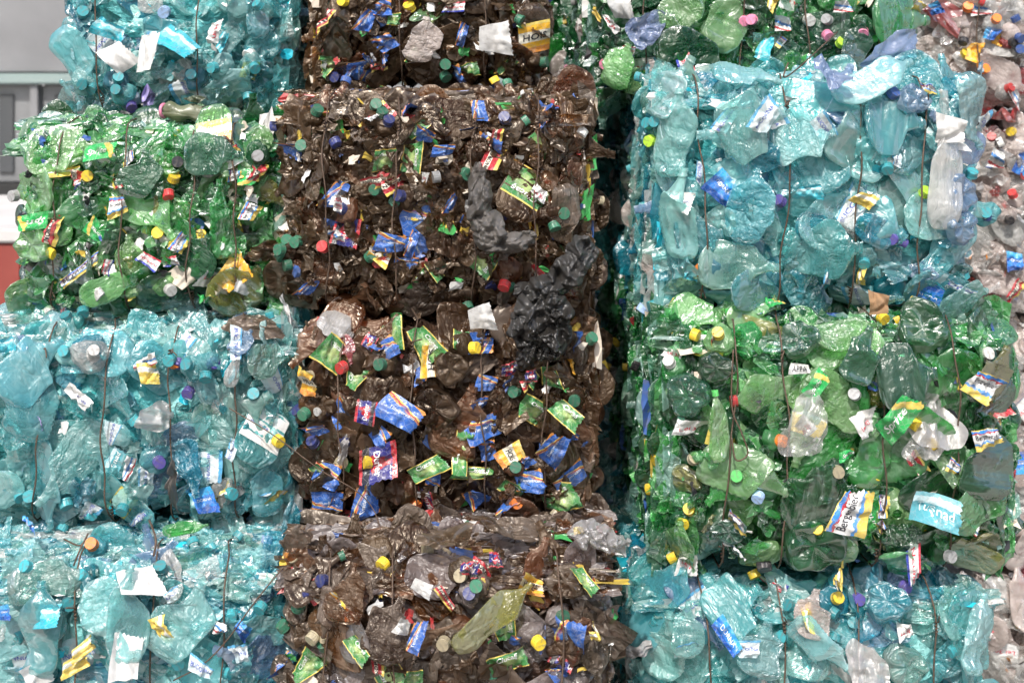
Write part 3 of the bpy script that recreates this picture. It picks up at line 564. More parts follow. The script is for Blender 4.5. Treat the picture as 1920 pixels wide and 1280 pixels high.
    if V:
        me = mesh('plastic_shreds', np.vstack(V), np.vstack(F), pal, MI, smooth=False); o = link('plastic_shreds', me, b.root); o['kind'] = 'stuff'
    # wires: up the front, over the top, tied in a twist
    for xa, xb in b.wx:
        P = []; nseg = 26; wob = [rs.uniform(0, 6) for _ in range(4)]
        for q in range(nseg + 1):
            s = q / nseg; z = b.z0 + .01 + (2 * b.hh - .02) * s; x = xb + (xa - xb) * s + .006 * math.sin(s * 7 + wob[0]) + .003 * math.sin(s * 19 + wob[1]); P.append((x, b.fy(x, z) - .040 + .004 * math.sin(s * 23 + wob[2]), z))
        P.insert(0, (P[0][0], b.Y + .2, b.z0 + .004)); yt = P[-1][1]
        for q in range(1, 7): P.append((xa + .01 * math.sin(q * 1.3 + wob[3]), yt + q * .06, b.z1 + .006 * math.sin(q * 2 + wob[0])))
        V_, F_ = tube([Vector(p) - b.o for p in P], .0021); tz = P[int(nseg * rs.choice((.08, .9)))]; H = []
        for q in range(34): H.append((tz[0] + (.0026 + .001 * math.sin(q * .9)) * math.cos(q * .7), tz[1] + .003 * math.sin(q * .7), tz[2] + q * .0009))
        for q in range(6): H.append((tz[0] + .004 + q * .004 * math.cos(wob[0]), tz[1] - .006 - q * .003, tz[2] + .031 + q * .004 * math.sin(wob[0])))
        V2, F2 = tube([Vector(p) - b.o for p in H], .0017); F_ = F_ + [tuple(k_ + len(V_) for k_ in f) for f in F2]; V_ = V_ + V2; o = link('baling_wire', mesh('baling_wire', V_, F_, ('wire_rust',)), b.root)
    return b

# the stack, from the photo: outline of each front face in photo pixels, and how far back it stands
L1 = bale('L1', 'teal', (100, 530, -240, 228), .36, 1.0, 'teal bottle bale highest on the left, over the green bale, grey wall beside it', (187, 376), group=None)
L2 = bale('L2', 'green', (10, 520, 226, 592), .12, 1.1, 'green bottle bale on the left with an orange label low on it', ((118, 92), (232, 236), (362, 358), (432, 452)))
L3 = bale('L3', 'teal', (-110, 543, 612, 996), .0, 1.1, 'teal bottle bale in the left column directly under the green bale', ((92, 62), (200, 202), (325, 322), (440, 444)))
L4 = bale('L4', 'teal', (-130, 522, 1048, 1744), -.17, 1.25, 'teal bottle bale at the lower left with two white paper sheets in it', ((140, 138), (283, 290), (418, 424)))
M1 = bale('M1', 'brown', (585, 1040, -260, 168), .34, 1.0, 'brown bottle bale highest in the middle with a square white paper', (748, (893, 915)))
M2 = bale('M2', 'brown', (515, 1108, 178, 588), .06, 1.1, 'shredded brown bottle bale with a long grey film sheet hanging down it', (612, 743, (890, 884), 1006))
M3 = bale('M3', 'brown', (548, 1112, 596, 978), .0, 1.1, 'brown bottle bale full of blue and green beer labels under the black bag', (640, 776, 906, 1022))
M4 = bale('M4', 'dustybrown', (520, 1166, 1046, 1796), -.27, 1.35, 'dusty brown bottle bale lowest in the middle with a yellowish bottle across it', ((735, 742), (1050, 1050), (612, 610)))
R1 = bale('R1', 'darkgreen', (1112, 1745, -240, 214), .46, 1.2, 'dark green bottle bale highest on the right behind blue film', ((1212, 1208), (1398, 1390), 1508, 1648))
R2 = bale('R2', 'teal', (1236, 1846, 138, 594), .10, 1.2, 'pale teal bottle bale on the right with four wires and a lime cap', ((1312, 1322), (1478, 1462), (1606, 1600), (1732, 1716)))
R3 = bale('R3', 'green', (1244, 1912, 600, 1086), .0, 1.2, 'green bottle bale on the right with yellow caps and a white and yellow beer label', ((1382, 1352), (1470, 1468), (1652, 1650), (1790, 1786)))
R4 = bale('R4', 'teal', (1200, 1882, 1092, 1662), .0, 1.2, 'pale teal bottle bale at the lower right under the green one', ((1318, 1345), (1462, 1468), (1610, 1612), (1745, 1752)))
C1 = bale('C1', 'clear', (1700, 2360, -240, 214), 1.0, 1.2, 'clear bottle bale at the upper right edge with orange scraps', ((1832, 1832),))
C2 = bale('C2', 'clear', (1790, 2400, 220, 600), 1.0, 1.2, 'clear bottle bale at the right edge beside the pale teal bale')
C3 = bale('C3', 'clear', (1790, 2400, 605, 1080), 1.0, 1.2, 'clear bottle bale at the right edge beside the green bale with yellow caps')
C4 = bale('C4', 'clear', (1790, 2400, 1086, 1309), 1.0, 1.2, 'clear bottle bale at the lower right corner beside the pale teal bale')
G1 = bale('G1', 'teal', (440, 700, -200, 300), 1.5, .8, 'shadowed teal bale deep in the gap right of the highest left bale')
G2 = bale('G2', 'teal', (1010, 1330, 222, 622), 1.12, .9, 'shadowed teal bale deep in the gap beside the shredded brown bale')
G3 = bale('G3', 'teal', (1010, 1330, 626, 1060), 1.12, .9, 'shadowed teal bale in the gap left of the green bale with yellow caps')
G4 = bale('G4', 'teal', (1010, 1330, 1064, 1276), 1.12, .9, 'shadowed teal bale lowest in the gap right of the dusty brown bale')
G6 = bale('G6', 'darkgreen', (960, 1200, -240, 215), 1.5, .9, 'shadowed green bale in the gap right of the highest brown bale')
G5 = bale('G5', 'darkgreen', (430, 640, 560, 1060), 1.25, .9, 'shadowed green bale in the narrow gap between left and middle columns')
fill(L1, sides='R', shreds=200, caps=5); fill(L2, shreds=500, caps=4, tags=8, scraps=20, top=.22, sides='R'); fill(L3, sides='R', top=.16, caps=5, shreds=250, tags=4); fill(L4, sides='R', top=.24, caps=4, topdens=1.4, shreds=200, tags=3)
fill(M1, sides='L', shreds=400, tags=6, size=.95, scraps=25, bits=.5, caps=6); fill(M2, shreds=800, size=1.0, top=.25, caps=4, tags=16, scraps=50, bits=.45, sides='R'); fill(M3, size=1.05, shreds=260, tags=12, scraps=14, sides='R', caps=3); fill(M4, size=1.0, shreds=350, top=.34, caps=4, tags=4, scraps=20, topdens=1.5)
fill(R1, sides='L', shreds=250, tags=3, caps=5); fill(R2, sides='L', top=.2, shreds=90, caps=2, tags=1, size=1.15); fill(R3, sides='LR', top=.14, shreds=250, caps=3, tags=2, size=1.12); fill(R4, sides='L', shreds=90, caps=4, tags=1, size=1.15, top=.06)
for c_ in (C1, C2, C3, C4): fill(c_, shreds=300, caps=6, tags=2, top=0, bits=.25)
for c_ in (G1, G2, G3, G4, G5, G6): fill(c_, layers=1, shreds=100, caps=3, tags=0, scraps=0)

# ------------------------------------------------------------------ single pieces placed as the photo shows them
def at(b, px, py, out=.02):
    x, _, z = W(px, py, b.Y); y = b.fy(x, z) - out; x, _, z = W(px, py, y); return x, y, z
PX = S
def lab(b, px, py, rot, w, h, des, out=None, tilt=.11):
    out = b.rs.uniform(.030, .044) if out is None else out
    x, y, z = at(b, px, py, out); k = (D + b.Y) / D; a = w / h; m = tag_mesh(des, max(a, 1.), b.rs.randrange(3))
    return add(b, 'torn_label', m, (x, y, z), face_rot(b, x, z, math.radians(rot), tilt), (.92 * w * PX * k / .1, 1., .92 * h * PX * k / (.1 / min((1., 1.35, 1.8, 2.6, 4.), key=lambda q: abs(q - max(a, 1.))))))
def cap(b, px, py, col, yaw=None, out=.026, r=.92):
    x, y, z = at(b, px, py, out); rs = b.rs
    M = Matrix.Rotation(rs.uniform(-1.1, 1.1) if yaw is None else yaw, 3, 'Z') @ Matrix.Rotation(rs.uniform(-1.0, 1.0), 3, 'X') @ Matrix.Rotation(-math.pi / 2, 3, 'Z')
    if yaw is None and rs.random() < .6:
        i = rs.randrange(len(NECK)); src = NECK[i]; sc = rs.uniform(.5, .8); q = face_rot(b, x, z, rs.uniform(0, 6.28), .45)
        o = add(b, 'crushed_bottle', src.mesh, (x, y + .012, z), q, sc, rs.choice(PAL[b.style][0])); link('bottle_cap', CAP, o, src.neck + src.axis * .004, src.axis.to_track_quat('X', 'Z').to_matrix(), (r / sc,) * 3, 'cap_' + col); return o
    return add(b, 'bottle_cap', CAP, (x, y, z), M, r, 'cap_' + col)
def bot(b, px, py, rot, size, mat, kind='flat', i=None, cp=None, lb=None, out=.018, wid=None):
    src = {'flat': FLAT, 'base': BASE, 'neck': NECK}[kind]; i = b.rs.randrange(len(src)) if i is None else i % len(src); x, y, z = at(b, px, py, out); k = (D + b.Y) / D
    s = size * PX * k / (src[i].L if kind == 'flat' else src[i].R * 2.0); sw = s if wid is None else wid * PX * k / (src[i].R * 2.6)
    return put_bottle(b, kind, i, (x, y, z), face_rot(b, x, z, math.radians(rot), .05), (s, s if kind != 'flat' else min(s, 1.1), sw), 'pet_' + mat if 'film' not in mat else mat, cp, lb)
def scr(b, px, py, rot, w, h, mat, out=.024, i=None, name='plastic_scrap'):
    x, y, z = at(b, px, py, out); k = (D + b.Y) / D
    i = b.rs.randrange(14) if i is None else i; me = PAPER[i % 6] if 'paper' in name else SHEETS[i]
    return add(b, name, me, (x, y, z), face_rot(b, x, z, math.radians(rot), .1), (w * PX * k / .09, 1., h * PX * k / .068), mat)
for a in [(792, 640, -55, 78, 52, 'ciu'), (737, 622, 90, 52, 44, 'ciu'), (870, 638, 80, 42, 42, 'ciu'), (905, 640, -88, 58, 46, 'tim'), (706, 638, 60, 30, 28, 'tim'), (724, 655, 35, 44, 34, 'tim'),
          (586, 715, -12, 56, 58, 'nor'), (662, 706, 75, 52, 38, 'ciu'), (788, 702, -60, 38, 30, 'tim'), (682, 770, 88, 56, 40, 'dor'), (738, 775, -34, 78, 52, 'tim'), (908, 805, 6, 74, 46, 'tim'), (900, 755, 20, 44, 26, 'tim'),
          (1000, 775, -28, 64, 58, 'ciu'), (1060, 775, -48, 60, 38, 'ciu'), (1030, 707, -80, 48, 38, 'ciu'), (992, 722, 5, 32, 22, 'red'), (953, 690, 176, 48, 36, 'dor'), (1094, 688, -80, 38, 26, 'org'),
          (866, 838, 76, 82, 30, 'ciu'), (800, 882, 28, 76, 42, 'ciu'), (893, 888, 6, 72, 26, 'ciu'), (702, 866, -86, 62, 74, 'dor'), (682, 938, 88, 78, 44, 'tim'), (612, 892, -10, 50, 40, 'tim'),
          (594, 806, 12, 40, 24, 'tim'), (708, 815, -30, 42, 28, 'tim'), (1040, 838, 62, 66, 48, 'tim'), (986, 868, 55, 34, 22, 'tim'), (998, 905, 10, 44, 36, 'tim'), (1055, 940, 18, 66, 44, 'ciu'), (955, 920, -30, 48, 32, 'ciu'),
          (960, 948, 0, 54, 28, 'tim'), (1080, 820, -5, 30, 18, 'tim'), (995, 700, 10, 30, 24, 'dor'), (1090, 640, -70, 42, 24, 'tim'), (630, 590, 10, 30, 20, 'red'), (632, 925, 60, 40, 22, 'tim'), (776, 960, 0, 30, 26, 'ciu')]: lab(M3, *a)
for a in [(720, 684, 'green'), (961, 735, 'green'), (1078, 748, 'green'), (870, 655, 'yellow'), (581, 768, 'green'), (966, 878, 'green'), (655, 683, 'red'), (768, 941, 'orange'), (970, 943, 'orange', .3, .04), (583, 825, 'navy'), (967, 848, 'blue'), (1102, 642, 'green'), (568, 778, 'navy')]: cap(M3, *a)
bot(M3, 628, 612, -30, 78, 'clear', i=3, out=.05, wid=62); bot(M3, 650, 655, -62, 62, 'red', i=5, out=.034, wid=34); bot(M3, 612, 930, 88, 120, 'brown', i=7, out=.03, lb='tim'); scr(M3, 645, 830, 80, 60, 22, 'film_white'); bot(M3, 845, 690, 0, 62, 'brown', 'base', out=.03)
bot(M3, 815, 765, 0, 88, 'brown', 'base', i=2, out=.03); bot(M3, 690, 740, 30, 110, 'brown', i=1, out=.016); bot(M3, 860, 790, 70, 150, 'amber', i=9, out=.012, wid=90); bot(M3, 1030, 900, -50, 120, 'brown', i=4, out=.014); bot(M3, 590, 770, 0, 54, 'brown', 'base', out=.02)
for a in [(930, 262, 78, 44, 22, 'red'), (925, 296, 70, 52, 40, 'red'), (740, 348, 20, 50, 34, 'red'), (700, 345, 20, 40, 26, 'red'), (800, 253, -12, 44, 24, 'tim'), (822, 282, 10, 34, 22, 'tim'), (845, 380, 60, 46, 22, 'tim'), (1020, 222, 80, 44, 26, 'tim'), (542, 285, -30, 34, 32, 'tim'),
          (765, 195, 80, 56, 30, 'tim'), (630, 443, 5, 34, 24, 'chk'), (730, 480, 85, 60, 18, 'tim'), (770, 460, 70, 50, 20, 'tim'), (790, 520, 60, 40, 22, 'ciu'), (1010, 360, -40, 38, 22, 'wht'), (1035, 205, 60, 40, 18, 'tim'), (690, 215, -30, 40, 20, 'wht'), (560, 200, -40, 26, 22, 'org'), (790, 335, 0, 30, 24, 'wht'), (637, 380, 80, 50, 14, 'wht')]: lab(M2, *a)
for a in [(587, 217, 'green'), (703, 203, 'green'), (713, 222, 'green'), (725, 237, 'navy'), (592, 203, 'navy'), (564, 272, 'green'), (632, 273, 'navy'), (707, 352, 'green'), (740, 377, 'green'), (810, 333, 'grey', -1.2), (1087, 254, 'white', -.8), (945, 218, 'navy'), (611, 467, 'red'), (952, 518, 'red'), (538, 450, 'green'), (551, 455, 'green'), (538, 467, 'green'), (530, 485, 'green'), (532, 498, 'green'), (1033, 408, 'green'), (1056, 398, 'green'), (870, 560, 'green'), (950, 541, 'green'), (742, 575, 'lgreen'), (650, 397, 'navy'), (760, 370, 'navy')]: cap(M2, *a)
scr(M2, 545, 572, -60, 62, 18, 'paper_white', .05, name='paper_scrap'); bot(M2, 1060, 410, -80, 130, 'dusty_brown', i=6, wid=60); scr(M2, 835, 425, 60, 40, 26, 'scrap_green'); bot(M2, 980, 555, 5, 100, 'dusty_brown', i=10); scr(M2, 640, 375, 0, 30, 16, 'paper_white', name='paper_scrap')
for a in [(686, 36, 65, 50, 28, 'tim'), (716, 12, 0, 44, 28, 'tim'), (722, 80, 40, 44, 32, 'tim'), (692, 112, -60, 38, 22, 'tim'), (866, 66, 75, 44, 20, 'tim'), (724, 118, 80, 30, 12, 'tim'), (850, 140, 30, 44, 32, 'tim'), (740, 38, 0, 28, 26, 'ciu'), (850, 12, 0, 44, 24, 'neu'), (708, 165, 0, 46, 26, 'ciu'), (606, 40, 70, 44, 18, 'red'), (872, 130, 0, 50, 28, 'ciu'), (944, 130, 30, 36, 24, 'ciu'), (606, 130, 70, 40, 26, 'ciu'), (655, 145, 40, 40, 16, 'tim'), (770, 105, 60, 44, 24, 'ciu'), (707, 133, 10, 34, 20, 'red')]: lab(M1, *a)
scr(M1, 937, 71, 0, 58, 50, 'paper_white', .05, 2, 'paper_scrap'); bot(M1, 797, 78, 80, 92, 'clear_dusty', i=8, out=.05, wid=64); scr(M1, 905, 88, -20, 30, 12, 'paper_white', name='paper_scrap'); scr(M1, 810, 22, 20, 64, 34, 'pet_lime')
for a in [(648, 2, 'yellow'), (833, 120, 'green'), (830, 135, 'green'), (980, 40, 'green'), (975, 165, 'green'), (1008, 118, 'green'), (626, 145, 'navy')]: cap(M1, *a)
for a in [(1060, 1200, 88, 84, 66, 'tim'), (1020, 1195, 80, 50, 20, 'tim'), (1052, 1262, 0, 50, 24, 'tim'), (955, 1178, -80, 66, 40, 'ciu'), (962, 1242, 22, 88, 42, 'ciu'), (1094, 1088, -70, 60, 30, 'ciu'), (905, 1075, -45, 56, 28, 'red'), (1000, 1098, -20, 50, 32, 'nor'), (785, 1190, 75, 62, 26, 'tim'), (670, 1215, -50, 56, 26, 'ciu'), (566, 1255, 50, 60, 40, 'ciu'), (776, 1260, 0, 34, 40, 'ciu'), (930, 1055, 10, 34, 28, 'dor'), (875, 1075, -10, 40, 24, 'dor'), (640, 1140, -60, 60, 20, 'nor'), (710, 1255, 80, 36, 22, 'red'), (1125, 1105, -50, 50, 20, 'tim'), (516, 1250, 80, 36, 18, 'tim'), (835, 1120, -50, 44, 14, 'red'), (1118, 1190, 0, 26, 20, 'yel')]: lab(M4, *a)
for a in [(616, 1092, 'navy'), (526, 1168, 'green'), (600, 1182, 'beige'), (604, 1204, 'green'), (869, 1078, 'beige'), (893, 1100, 'green'), (880, 1118, 'navy'), (836, 1202, 'beige'), (1000, 1198, 'yellow'), (562, 1132, 'green'), (795, 1030, 'beige'), (560, 1055, 'beige'), (713, 1062, 'yellow'), (1048, 1158, 'green')]: cap(M4, *a)
bot(M4, 925, 1155, 32, 185, 'olive', i=11, out=.055, wid=52); bot(M4, 730, 1180, 62, 120, 'dusty_brown', i=2, out=.045, wid=78); bot(M4, 590, 1080, 40, 130, 'dusty_brown', i=0, out=.03, cp='green'); bot(M4, 612, 1150, -95, 100, 'dusty_brown', i=5, out=.035, wid=36, cp='beige'); bot(M4, 648, 1110, 80, 110, 'amber', i=13, out=.03, wid=74); bot(M4, 1060, 1090, 0, 74, 'dusty_brown', 'base', out=.035); bot(M4, 655, 1215, 0, 110, 'amber', i=15, wid=80); scr(M4, 797, 1105, -30, 40, 20, 'paper_white', .05, name='paper_scrap'); scr(M4, 760, 1170, 60, 46, 20, 'paper_white', .06, name='paper_scrap'); bot(M4, 1060, 1225, 0, 66, 'brown', 'base', out=.02); bot(M4, 560, 1110, 60, 120, 'dusty_brown', i=16)
for a in [(190, 285, 16, 66, 34, 'spr'), (60, 415, 190, 62, 38, 'spr'), (246, 540, -66, 44, 44, 'spr'), (118, 322, 10, 60, 16, 'yel'), (216, 386, 5, 40, 40, 'ber'), (150, 508, 42, 78, 14, 'ber'), (278, 488, -28, 44, 26, 'neu'), (316, 492, 22, 36, 26, 'neu'), (342, 455, 50, 44, 26, 'ber'), (445, 512, 40, 74, 48, 'org', .06), (104, 540, 80, 40, 30, 'spr'), (200, 502, 80, 30, 18, 'neu'), (102, 430, 80, 60, 24, 'red'), (150, 342, 30, 30, 16, 'neu'), (145, 330, 90, 28, 18, 'red'), (115, 572, 80, 40, 18, 'neu'), (485, 320, 50, 50, 24, 'red'), (430, 270, 0, 50, 26, 'red'), (218, 345, -60, 26, 18, 'red'), (470, 395, 60, 40, 26, 'ber'), (385, 560, 30, 44, 22, 'spr')]: lab(L2, *a)
for a in [(316, 371, 'red'), (164, 330, 'yellow'), (295, 436, 'yellow'), (328, 328, 'yellow'), (268, 352, 'beige'), (325, 462, 'yellow'), (480, 293, 'grey'), (312, 540, 'white'), (330, 305, 'black'), (20, 368, 'grey')]: cap(L2, *a)
bot(L2, 120, 280, 0, 150, 'lime', i=2, wid=90); bot(L2, 60, 460, 0, 76, 'lime', 'base', i=1, out=.045); bot(L2, 262, 325, 75, 90, 'grey_green', i=6, out=.03, wid=72); bot(L2, 420, 410, 95, 150, 'green', i=12, wid=60, out=.03); bot(L2, 242, 500, 92, 120, 'lime', i=14, wid=60, out=.02); bot(L2, 205, 540, 5, 110, 'lime', i=18, wid=46, out=.035); bot(L2, 445, 545, 40, 120, 'olive', i=3, wid=96, out=.018); bot(L2, 375, 480, 60, 90, 'dark_green', i=17, out=.03, wid=62); bot(L2, 400, 290, 0, 110, 'grey_green', i=19, wid=70, out=.03); scr(L2, 345, 510, 40, 56, 36, 'paper_cream', name='paper_scrap'); scr(L2, 495, 500, 60, 60, 50, 'pet_green'); scr(L2, 490, 470, 0, 60, 40, 'pet_brown')
for a in [(1594, 952, 74, 108, 64, 'ber', .075), (1386, 972, -8, 54, 36, 'ber'), (1836, 720, -32, 76, 58, 'ber', .055), (1846, 815, 12, 70, 36, 'ber', .075), (1756, 956, -12, 84, 46, 'tus', .06), (1682, 790, 56, 98, 58, 'spr', .06), (1614, 790, 12, 54, 54, 'wht', .045), (1506, 806, 58, 48, 28, 'wht', .03), (1448, 1084, 80, 50, 26, 'neu'), (1711, 1058, -85, 56, 28, 'neu'), (1530, 720, 65, 60, 30, 'spr'), (1290, 1052, 0, 44, 40, 'wht'), (1500, 690, 8, 40, 18, 'app'), (1300, 800, -20, 44, 30, 'wht'), (1660, 948, 80, 46, 20, 'ber'), (1660, 1000, -60, 52, 18, 'ber'), (1375, 1030, -30, 48, 22, 'chk'), (1565, 1060, 70, 30, 24, 'yel'), (1600, 850, 20, 50, 26, 'spr'), (1350, 660, -60, 60, 14, 'red'), (1880, 780, 20, 40, 26, 'red'), (1780, 870, -30, 48, 24, 'ber'), (1262, 660, -20, 40, 26, 'wht'), (1880, 960, 60, 36, 22, 'ber'), (1450, 570, 20, 36, 26, 'spr'), (1810, 985, -30, 50, 20, 'chk')]: lab(R3, *a)
for a in [(1350, 637, 'yellow'), (1291, 953, 'yellow'), (1280, 977, 'yellow'), (1476, 921, 'yellow'), (1417, 1083, 'yellow'), (1644, 890, 'yellow'), (1870, 921, 'yellow'), (1722, 800, 'yellow'), (1453, 826, 'orange'), (1515, 588, 'grey'), (1600, 661, 'grey'), (1608, 745, 'grey'), (1262, 690, 'white'), (1430, 918, 'pale'), (1303, 858, 'beige'), (1571, 884, 'beige'), (1240, 860, 'yellow'), (1535, 995, 'yellow'), (1720, 570, 'yellow'), (1660, 600, 'yellow'), (1385, 895, 'lgreen'), (1310, 630, 'yellow'), (1770, 1040, 'white')]: cap(R3, *a)
bot(R3, 1347, 800, 92, 130, 'lime', i=20, out=.055, wid=38, cp='lgreen'); bot(R3, 1287, 742, 0, 84, 'grey_green', 'base', i=0, out=.045); bot(R3, 1344, 690, 0, 66, 'dark_green', 'base', i=3, out=.045); bot(R3, 1366, 998, 0, 62, 'grey_green', 'base', i=4, out=.045); bot(R3, 1528, 1022, 0, 110, 'dark_green', 'base', i=5, out=.03); bot(R3, 1498, 632, 0, 76, 'grey_green', 'base', i=6, out=.04); bot(R3, 1730, 615, 0, 90, 'dark_green', 'base', i=7, out=.035)
bot(R3, 1530, 930, 0, 150, 'dark_green', i=4, wid=120, out=.03); bot(R3, 1700, 700, 5, 110, 'grey_green', i=9, wid=110, out=.03); bot(R3, 1850, 860, 80, 150, 'dark_green', i=6, wid=110, out=.025); bot(R3, 1590, 620, 10, 130, 'lime', i=10, wid=60, out=.03); bot(R3, 1620, 665, 70, 110, 'grey_green', i=12, wid=66, out=.04); bot(R3, 1870, 700, 60, 110, 'olive', i=15, wid=80, out=.035); bot(R3, 1275, 1030, 85, 130, 'lime', i=1, wid=66, out=.035); bot(R3, 1580, 760, -40, 170, 'lime', i=13, wid=80, out=.02); bot(R3, 1640, 850, 80, 150, 'green', i=8, wid=80, out=.02); bot(R3, 1400, 890, -20, 180, 'lime', i=5, wid=90, out=.018); bot(R3, 1840, 940, 30, 150, 'green', i=11, wid=80, out=.02); bot(R3, 1400, 580, 10, 130, 'lime', i=16, wid=60, out=.03); scr(R3, 1765, 800, 60, 130, 74, 'film_white', .05, 4); scr(R3, 1745, 835, 20, 80, 60, 'film_white', .045, 8); scr(R3, 1510, 790, 50, 120, 80, 'pet_clear', .035); bot(R3, 1300, 590, -30, 110, 'lime', i=17, wid=70, out=.05); bot(R3, 1690, 1060, -60, 90, 'green', i=21, wid=60, out=.03); scr(R3, 1850, 735, 0, 70, 60, 'pet_dark_green')
for a in [(1354, 348, -40, 64, 46, 'dna'), (1276, 379, 0, 48, 38, 'bcr', .04), (1360, 222, 62, 58, 32, 'buc', .04), (1420, 225, 55, 60, 40, 'buc', .04), (1544, 240, -60, 66, 36, 'buc', .04), (1620, 376, -30, 44, 32, 'yel', .035), (1785, 262, 0, 58, 40, 'bcr', .035), (1745, 160, 20, 40, 12, 'ber'), (1555, 525, 85, 54, 20, 'buc'), (1430, 580, -20, 44, 22, 'buc'), (1310, 325, 80, 50, 14, 'buc'), (1790, 540, 0, 60, 18, 'buc'), (1515, 362, 0, 60, 30, 'cya'), (1830, 230, -70, 50, 26, 'buc'), (1300, 518, -10, 44, 24, 'cya'), (1680, 300, 70, 34, 24, 'buc'), (1615, 520, 80, 40, 16, 'yel'), (1820, 140, 20, 44, 20, 'buc')]: lab(R2, *a)
for a in [(1228, 236, 'teal'), (1228, 262, 'lime'), (1458, 374, 'violet'), (1683, 445, 'violet'), (1690, 212, 'teal', -1.2), (1738, 356, 'lime'), (1664, 187, 'blue'), (1848, 400, 'teal'), (1466, 277, 'teal'), (1824, 320, 'teal'), (1605, 426, 'orange'), (1666, 308, 'teal'), (1236, 230, 'teal'), (1239, 585, 'teal'), (1238, 570, 'teal'), (1315, 502, 'orange'), (1622, 485, 'teal')]: cap(R2, *a)
bot(R2, 1770, 300, 86, 260, 'clear', i=6, wid=64, out=.035); bot(R2, 1718, 185, 0, 66, 'blue', 'base', i=2, out=.06); bot(R2, 1805, 425, 0, 80, 'blue', 'base', i=4, out=.05); bot(R2, 1805, 362, 0, 74, 'blue', 'base', i=7, out=.05); bot(R2, 1410, 235, 20, 130, 'pale_teal', i=2, wid=110, out=.03); bot(R2, 1505, 250, 10, 120, 'pale_teal', i=9, wid=100, out=.035); bot(R2, 1600, 250, 60, 130, 'pale_teal', i=12, wid=80, out=.035); bot(R2, 1265, 250, 85, 170, 'pale_teal', i=14, wid=80, out=.035); bot(R2, 1410, 390, 80, 150, 'teal', i=3, wid=76, out=.04); bot(R2, 1275, 400, 88, 170, 'pale_teal', i=5, wid=74, out=.03); bot(R2, 1310, 440, 10, 90, 'teal', i=16, wid=90, out=.03); bot(R2, 1650, 435, -25, 110, 'deep_teal', i=7, wid=56, out=.035, cp='violet'); bot(R2, 1430, 290, -30, 90, 'deep_teal', i=8, wid=60, out=.03); bot(R2, 1680, 230, 0, 120, 'teal', i=10, wid=100, out=.035); bot(R2, 1540, 470, 0, 150, 'teal', i=1, wid=110, out=.03); bot(R2, 1385, 500, 0, 150, 'sage', i=19, wid=80, out=.02); bot(R2, 1810, 560, 10, 110, 'pale_teal', i=18, wid=70, out=.05); bot(R2, 1640, 150, 28, 170, 'pale_teal', i=20, wid=64, out=.08); bot(R2, 1250, 170, 60, 110, 'pale_teal', i=21, wid=76, out=.05); bot(R2, 1400, 140, -10, 130, 'pale_teal', i=0, wid=60, out=.05); bot(R2, 1820, 210, -70, 150, 'pale_teal', i=11, wid=64, out=.05)
scr(R2, 1690, 100, 20, 130, 70, 'film_blue', .02); scr(R2, 1562, 155, -60, 90, 56, 'film_blue', .07); scr(R2, 1780, 240, 0, 60, 44, 'paper_white', .045, name='paper_scrap')
for a in [(1276, 105, -70, 66, 30, 'neu', .04), (1432, 90, 85, 50, 26, 'cya', .04), (1178, 92, -20, 24, 18, 'neu'), (1205, 150, 10, 26, 34, 'spr'), (1468, 45, -10, 34, 26, 'chk'), (1580, 12, 10, 36, 24, 'chk'), (1715, 15, -20, 40, 14, 'yel'), (1448, 8, 60, 30, 20, 'yel'), (1145, 45, -60, 46, 14, 'wht')]: lab(R1, *a)
for a in [(1158, 121, 'yellow'), (1098, 200, 'yellow'), (1548, 35, 'grey'), (1555, 70, 'pink'), (1620, 52, 'pink'), (1580, 77, 'lime'), (1415, 37, 'pink'), (1395, 35, 'pink')]: cap(R1, *a)
bot(R1, 1160, 125, 60, 92, 'lime', i=4, wid=60, out=.05); scr(R1, 1216, 52, 0, 70, 66, 'film_blue', .05); bot(R1, 1310, 110, -30, 170, 'dark_green', i=9, wid=80, out=.04); bot(R1, 1280, 20, 30, 110, 'lime', i=3, wid=60, out=.04); bot(R1, 1360, 45, 60, 120, 'lime', i=7, wid=80, out=.03); scr(R1, 1165, 10, 0, 40, 36, 'paper_white', .05, name='paper_scrap'); bot(R1, 1605, 90, 70, 110, 'grey_green', i=11, wid=50, out=.05); bot(R1, 1190, 165, -70, 80, 'lime', i=12, wid=40, out=.05); bot(R1, 1690, 40, 0, 130, 'green', i=2, wid=90, out=.03)
for a in [(440, 655, -85, 62, 22, 'buc', .04), (281, 700, -5, 44, 34, 'yel'), (270, 680, 20, 44, 26, 'chk'), (150, 740, -40, 60, 22, 'bcr'), (10, 655, 10, 44, 26, 'cya'), (275, 885, 80, 44, 28, 'buc'), (240, 880, 70, 44, 24, 'chk'), (496, 935, 0, 46, 18, 'buc'), (422, 925, 20, 44, 20, 'yel'), (265, 970, 40, 60, 14, 'buc'), (430, 830, 60, 36, 20, 'buc')]: lab(L3, *a)
for a in [(40, 662, 'pale'), (128, 606, 'teal'), (156, 590, 'teal'), (188, 655, 'teal'), (188, 670, 'teal'), (125, 663, 'teal'), (168, 662, 'white'), (320, 683, 'orange'), (326, 667, 'teal'), (333, 688, 'violet'), (404, 680, 'violet'), (361, 690, 'teal'), (350, 740, 'violet'), (475, 737, 'teal'), (511, 822, 'yellow'), (234, 941, 'teal'), (420, 925, 'teal'), (175, 965, 'teal'), (122, 981, 'teal'), (55, 932, 'teal'), (293, 865, 'violet'), (455, 795, 'teal'), (386, 690, 'teal')]: cap(L3, *a)
